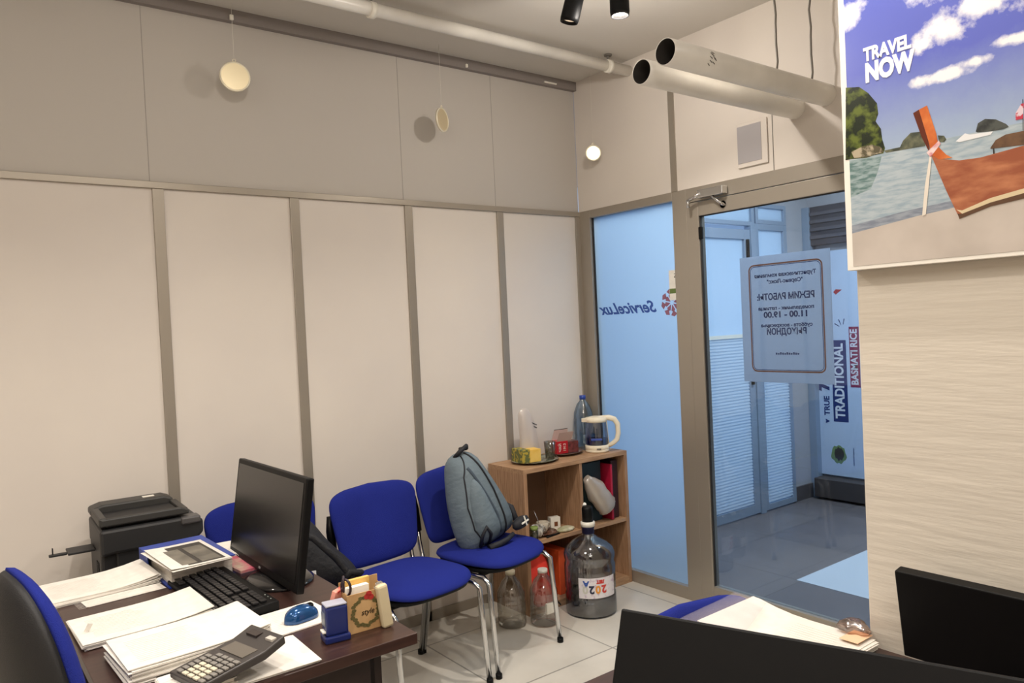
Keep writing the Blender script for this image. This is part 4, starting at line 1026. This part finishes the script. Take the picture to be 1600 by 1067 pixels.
# ------------------------------------------------------------------ poster on the pier
PXF = -1.53; PYL = -2.460; PYR = -3.26; PZ0 = 1.537; PZ1 = 2.095
po = thing('travel_poster', 'framed beach poster with wooden longtail boat reading TRAVEL NOW', 'poster', (PXF, PYL, PZ0))
B('canvas', mat('poster_edge', (240, 236, 226), .3), 0, .028, PYR-PYL, 0, 0, PZ1-PZ0, po, .001)
# outlines of the printed picture: u to the right, v up, in metres on the print
PIC = {
    'sky_line': [(0.005, 0.233), (0.326, 0.191)],
    'island': [(0.011, 0.375), (0.039, 0.369), (0.057, 0.352), (0.074, 0.327), (0.076, 0.306), (0.07, 0.292), (0.08, 0.275), (0.082, 0.254), (0.087, 0.235), (0.083, 0.226), (0.065, 0.226), (0.049, 0.224), (0.017, 0.228), (0.005, 0.228)],
    'rockbase': [(0.018, 0.242), (0.04, 0.248), (0.061, 0.248), (0.079, 0.239), (0.084, 0.228), (0.065, 0.227), (0.049, 0.225), (0.023, 0.229)],
    'far': [(0.084, 0.231), (0.116, 0.231), (0.122, 0.242), (0.137, 0.254), (0.156, 0.252), (0.163, 0.241), (0.163, 0.223), (0.121, 0.225), (0.089, 0.226)],
    'islet1': [(0.186, 0.238), (0.197, 0.235), (0.201, 0.227), (0.197, 0.223), (0.188, 0.225)],
    'islet2': [(0.251, 0.23), (0.255, 0.244), (0.267, 0.249), (0.284, 0.244), (0.3, 0.232), (0.304, 0.226), (0.295, 0.224), (0.275, 0.225), (0.254, 0.228)],
    'wboat': [(0.217, 0.22), (0.233, 0.231), (0.241, 0.227), (0.279, 0.224), (0.275, 0.219), (0.223, 0.217)],
    'prow': [(0.154, 0.294), (0.169, 0.298), (0.184, 0.241), (0.187, 0.216), (0.2, 0.199), (0.211, 0.191), (0.187, 0.193), (0.174, 0.204), (0.169, 0.232)],
    'prowd': [(0.143, 0.29), (0.154, 0.294), (0.169, 0.232), (0.172, 0.205), (0.157, 0.242)],
    'hull': [(0.173, 0.204), (0.187, 0.194), (0.222, 0.184), (0.257, 0.182), (0.337, 0.158), (0.335, 0.105), (0.271, 0.101), (0.224, 0.085), (0.216, 0.086), (0.198, 0.132)],
    'stripe': [(0.214, 0.095), (0.224, 0.092), (0.271, 0.107), (0.336, 0.117), (0.336, 0.109), (0.271, 0.099), (0.224, 0.086)],
    'keel': [(0.216, 0.087), (0.224, 0.086), (0.271, 0.099), (0.336, 0.109), (0.335, 0.099), (0.271, 0.092), (0.219, 0.077)],
    'rope': [(0.171, 0.205), (0.174, 0.199), (0.16, 0.094), (0.153, 0.092), (0.16, 0.148)],
    'ribbon': [(0.165, 0.21), (0.188, 0.228), (0.191, 0.221), (0.172, 0.2)],
    'canopy': [(0.274, 0.196), (0.283, 0.208), (0.299, 0.214), (0.339, 0.214), (0.338, 0.189), (0.274, 0.194)],
    'post1': [(0.278, 0.194), (0.28, 0.194), (0.281, 0.175), (0.278, 0.176)],
    'flag': [(0.315, 0.247), (0.324, 0.261), (0.328, 0.261), (0.326, 0.235), (0.315, 0.235)],
    'pole': [(0.326, 0.268), (0.327, 0.268), (0.326, 0.215), (0.325, 0.215)],
    'beach': [(0.006, 0.08), (0.091, 0.079), (0.164, 0.075), (0.214, 0.077), (0.27, 0.067), (0.335, 0.074), (0.332, -0.033), (0.002, -0.005)],
    'shallow': [(0.003, 0.154), (0.067, 0.123), (0.156, 0.11), (0.21, 0.092), (0.214, 0.077), (0.164, 0.075), (0.091, 0.079), (0.006, 0.08)],
    'c1': [(0.013, 0.538), (0.034, 0.525), (0.052, 0.498), (0.049, 0.484), (0.027, 0.48), (0.011, 0.486)],
    'c2': [(0.182, 0.463), (0.196, 0.477), (0.249, 0.467), (0.306, 0.446), (0.301, 0.421), (0.28, 0.405), (0.247, 0.41), (0.213, 0.433), (0.191, 0.452)],
    'c3': [(0.143, 0.42), (0.184, 0.399), (0.221, 0.407), (0.251, 0.415), (0.297, 0.4), (0.312, 0.381), (0.279, 0.365), (0.245, 0.362), (0.206, 0.355), (0.173, 0.35), (0.15, 0.361), (0.137, 0.395)],
    'c4': [(0.172, 0.314), (0.191, 0.321), (0.236, 0.323), (0.261, 0.315), (0.261, 0.304), (0.226, 0.306), (0.181, 0.307)],
    'c5': [(0.282, 0.323), (0.342, 0.328), (0.341, 0.317), (0.302, 0.313)],
    'hz': [(0.009, 0.344), (0.074, 0.317), (0.181, 0.314), (0.341, 0.31), (0.338, 0.188), (0.005, 0.239)],
    'travel': [(0.05, 0.442), (0.143, 0.434), (0.145, 0.414), (0.051, 0.416)],
    'now': [(0.051, 0.408), (0.147, 0.404), (0.148, 0.374), (0.052, 0.374)],
}
def pm(name, c, c2=None, sc=12, lohi=(.4, .6), st=(1, 1, 1)):
    return mat('print_'+name, c, .22, 0, noise=(sc, c2, st, lohi) if c2 else None, coat=.3)
PW = PYL-PYR; PH = PZ1-PZ0
layer = [0]
pmb = MB(); pmats = []
def lay(poly, m):
    layer[0] += 1
    if m not in pmats: pmats.append(m)
    pmb.mi = pmats.index(m); d = -.0004-.00005*layer[0]
    pmb.add([Vector((d, -u, v)) for u, v in poly], [tuple(range(len(poly)))])
def rr_(u0, u1, v0, v1): return [(u0, v0), (u1, v0), (u1, v1), (u0, v1)]
L0, L1, B0, B1 = .013, PW-.013, .008, PH
HV = .229
def cloud_sky(name):
    """printed sky: blue above, paler below, soft white clouds with noisy edges"""
    m = bpy.data.materials.new(name); m.use_nodes = True; nt = m.node_tree; b = nt.nodes['Principled BSDF']; N = nt.nodes.new; L = nt.links.new
    b.inputs['Roughness'].default_value = .22; b.inputs['Coat Weight'].default_value = .3
    tc = N('ShaderNodeTexCoord'); sx = N('ShaderNodeSeparateXYZ'); L(tc.outputs['Object'], sx.inputs[0])
    nz = N('ShaderNodeTexNoise'); nz.inputs['Scale'].default_value = 24; nz.inputs['Detail'].default_value = 8; nz.inputs['Roughness'].default_value = .62; L(tc.outputs['Object'], nz.inputs['Vector'])
    def mth(op, a, c=None, d=None):
        n = N('ShaderNodeMath'); n.operation = op
        for i, v in enumerate((a, c, d)):
            if v is None: continue
            if hasattr(v, 'links'): L(v, n.inputs[i])
            else: n.inputs[i].default_value = v
        return n.outputs[0]
    acc = None
    for cu, cv, ru, rv in CLOUDS:
        du = mth('MULTIPLY', mth('ADD', sx.outputs[1], cu), 1/ru); dv = mth('MULTIPLY', mth('SUBTRACT', sx.outputs[2], cv), 1/rv)
        d = mth('SUBTRACT', 1.0, mth('SQRT', mth('ADD', mth('MULTIPLY', du, du), mth('MULTIPLY', dv, dv))))
        acc = d if acc is None else mth('MAXIMUM', acc, d)
    val = mth('ADD', acc, mth('MULTIPLY', mth('SUBTRACT', nz.outputs['Fac'], .5), 2.2))
    rp = N('ShaderNodeValToRGB'); rp.color_ramp.elements[0].position = .0; rp.color_ramp.elements[0].color = (0, 0, 0, 1); rp.color_ramp.elements[1].position = .55; rp.color_ramp.elements[1].color = (1, 1, 1, 1); L(val, rp.inputs[0])
    hr = N('ShaderNodeMapRange'); hr.inputs[1].default_value = .25; hr.inputs[2].default_value = .42; L(mth('ADD', sx.outputs[2], mth('MULTIPLY', nz.outputs['Fac'], .05)), hr.inputs[0])
    mx = N('ShaderNodeMix'); mx.data_type = 'RGBA'; mx.inputs[6].default_value = srgb(160, 178, 200); mx.inputs[7].default_value = srgb(98, 108, 192); L(hr.outputs[0], mx.inputs[0])
    m2 = N('ShaderNodeMix'); m2.data_type = 'RGBA'; m2.inputs[7].default_value = srgb(240, 240, 242); L(mx.outputs[2], m2.inputs[6]); L(rp.outputs[0], m2.inputs[0]); L(m2.outputs[2], b.inputs['Base Color'])
    MATS[name] = m; return m
CLOUDS = [(.02, .52, .035, .035), (.205, .515, .07, .03), (.28, .53, .08, .035), (.165, .415, .03, .02), (.20, .43, .06, .028), (.26, .455, .06, .03), (.31, .46, .05, .02), (.20, .345, .06, .014), (.25, .355, .03, .012), (.33, .375, .06, .012), (.42, .44, .1, .04), (.56, .50, .12, .04), (.64, .40, .1, .03)]
lay(rr_(L0, L1, HV, B1), cloud_sky('print_sky_clouds'))
sea = pm('sea', (176, 188, 194), (148, 166, 178), 30, (.4, .65), (1, 1, 5)); seag = pm('sea_green', (96, 124, 122), (150, 168, 170), 40, (.4, .6), (1, 1, 4))
lay(rr_(L0, L1, B0, HV), sea)
lay([(L0, .225), (.08, .222), (.07, .19), (.055, .16), (L0, .15)], seag)
sand = pm('sand', (186, 176, 166), (200, 190, 180), 6)
lay([(L0, B0), (L1, B0), (L1, .125), (.30, .112), (.20, .098), (.15, .094), (.09, .086), (L0, .076)], sand)
lay([(L0, .076), (.09, .086), (.15, .094), (.20, .098), (.30, .112), (.30, .122), (.2, .112), (.12, .106), (L0, .092)], pm('wet', (124, 132, 146), (150, 158, 168), 30, (.4, .6), (1, 1, 6)))
lay(PIC['island'], pm('island', (30, 40, 24), (96, 108, 44), 40, (.45, .6)))
lay(PIC['rockbase'], pm('rock', (176, 164, 140), (90, 84, 66), 50, (.45, .55)))
lay(PIC['far'], pm('far_isle', (66, 72, 62), (110, 112, 90), 50)); lay(PIC['islet1'], MATS['print_far_isle'])
lay(PIC['islet2'], pm('islet', (50, 54, 54), (80, 84, 80), 50)); lay(PIC['wboat'], pm('boat_white', (226, 228, 230)))
lay(PIC['canopy'], pm('canopy', (112, 84, 62), (84, 62, 48), 30)); lay(PIC['post1'], pm('post', (50, 44, 40))); lay(PIC['pole'], MATS['print_post'])
lay(PIC['flag'], pm('flag', (190, 60, 80), (220, 200, 210), 60, (.48, .52)))
hl = PIC['hull']; ext = [(.62, .31), (.62, .17)]
lay([p for p in hl[:4]]+[(.36, .192), (.50, .22), (.50, .13), (.36, .116)]+hl[6:], pm('hull', (150, 84, 58), (188, 122, 86), 14, (.4, .65), (1, 1, 3)))
lay(PIC['stripe'], pm('stripe', (214, 196, 160))); lay(PIC['keel'], pm('keel', (92, 66, 48)))
lay(PIC['prow'], pm('prow', (188, 92, 44), (214, 124, 66), 20)); lay(PIC['prowd'], pm('prow_dark', (96, 42, 26)))
lay(PIC['rope'], pm('rope', (226, 218, 204))); lay(PIC['ribbon'], pm('ribbon', (232, 208, 206), (200, 120, 130), 60))
pmb.build('picture_print', pmats, po)
for s_, u, v, sz, wd, bo_ in (('TRAVEL', .097, .427, .036, .094, .0016), ('NOW', .100, .390, .050, .097, .0028)):
    text(s_, 'lettering', pm('letter_white', (246, 246, 248)), frame((-.0010, -u, v), (0, -1, 0), (0, 0, 1)), sz, po, width=wd, bold=bo_)

# repeats share a group phrase
for pre, g in (('hanging_ornament', 'round ornaments hanging from the ceiling'), ('paper_stack', 'paper stacks on the desks'), ('document_folder', 'folders in the upper right shelf cell'),
               ('ceiling_spotlight', 'black cylinder ceiling spotlights'), ('pipe_clip', 'clips of the slim ceiling pipe'), ('strip_fitting', 'small white fittings on the dark ceiling strip'),
               ('ventilation_pipe', 'thick open-ended pipes'), ('plastic_bottle', 'clear plastic bottles under the chair'), ('window_blind', 'slatted blinds across the hallway')):
    for o in bpy.data.objects:
        if o.parent is None and o.name.split('.')[0] == pre: o['group'] = g
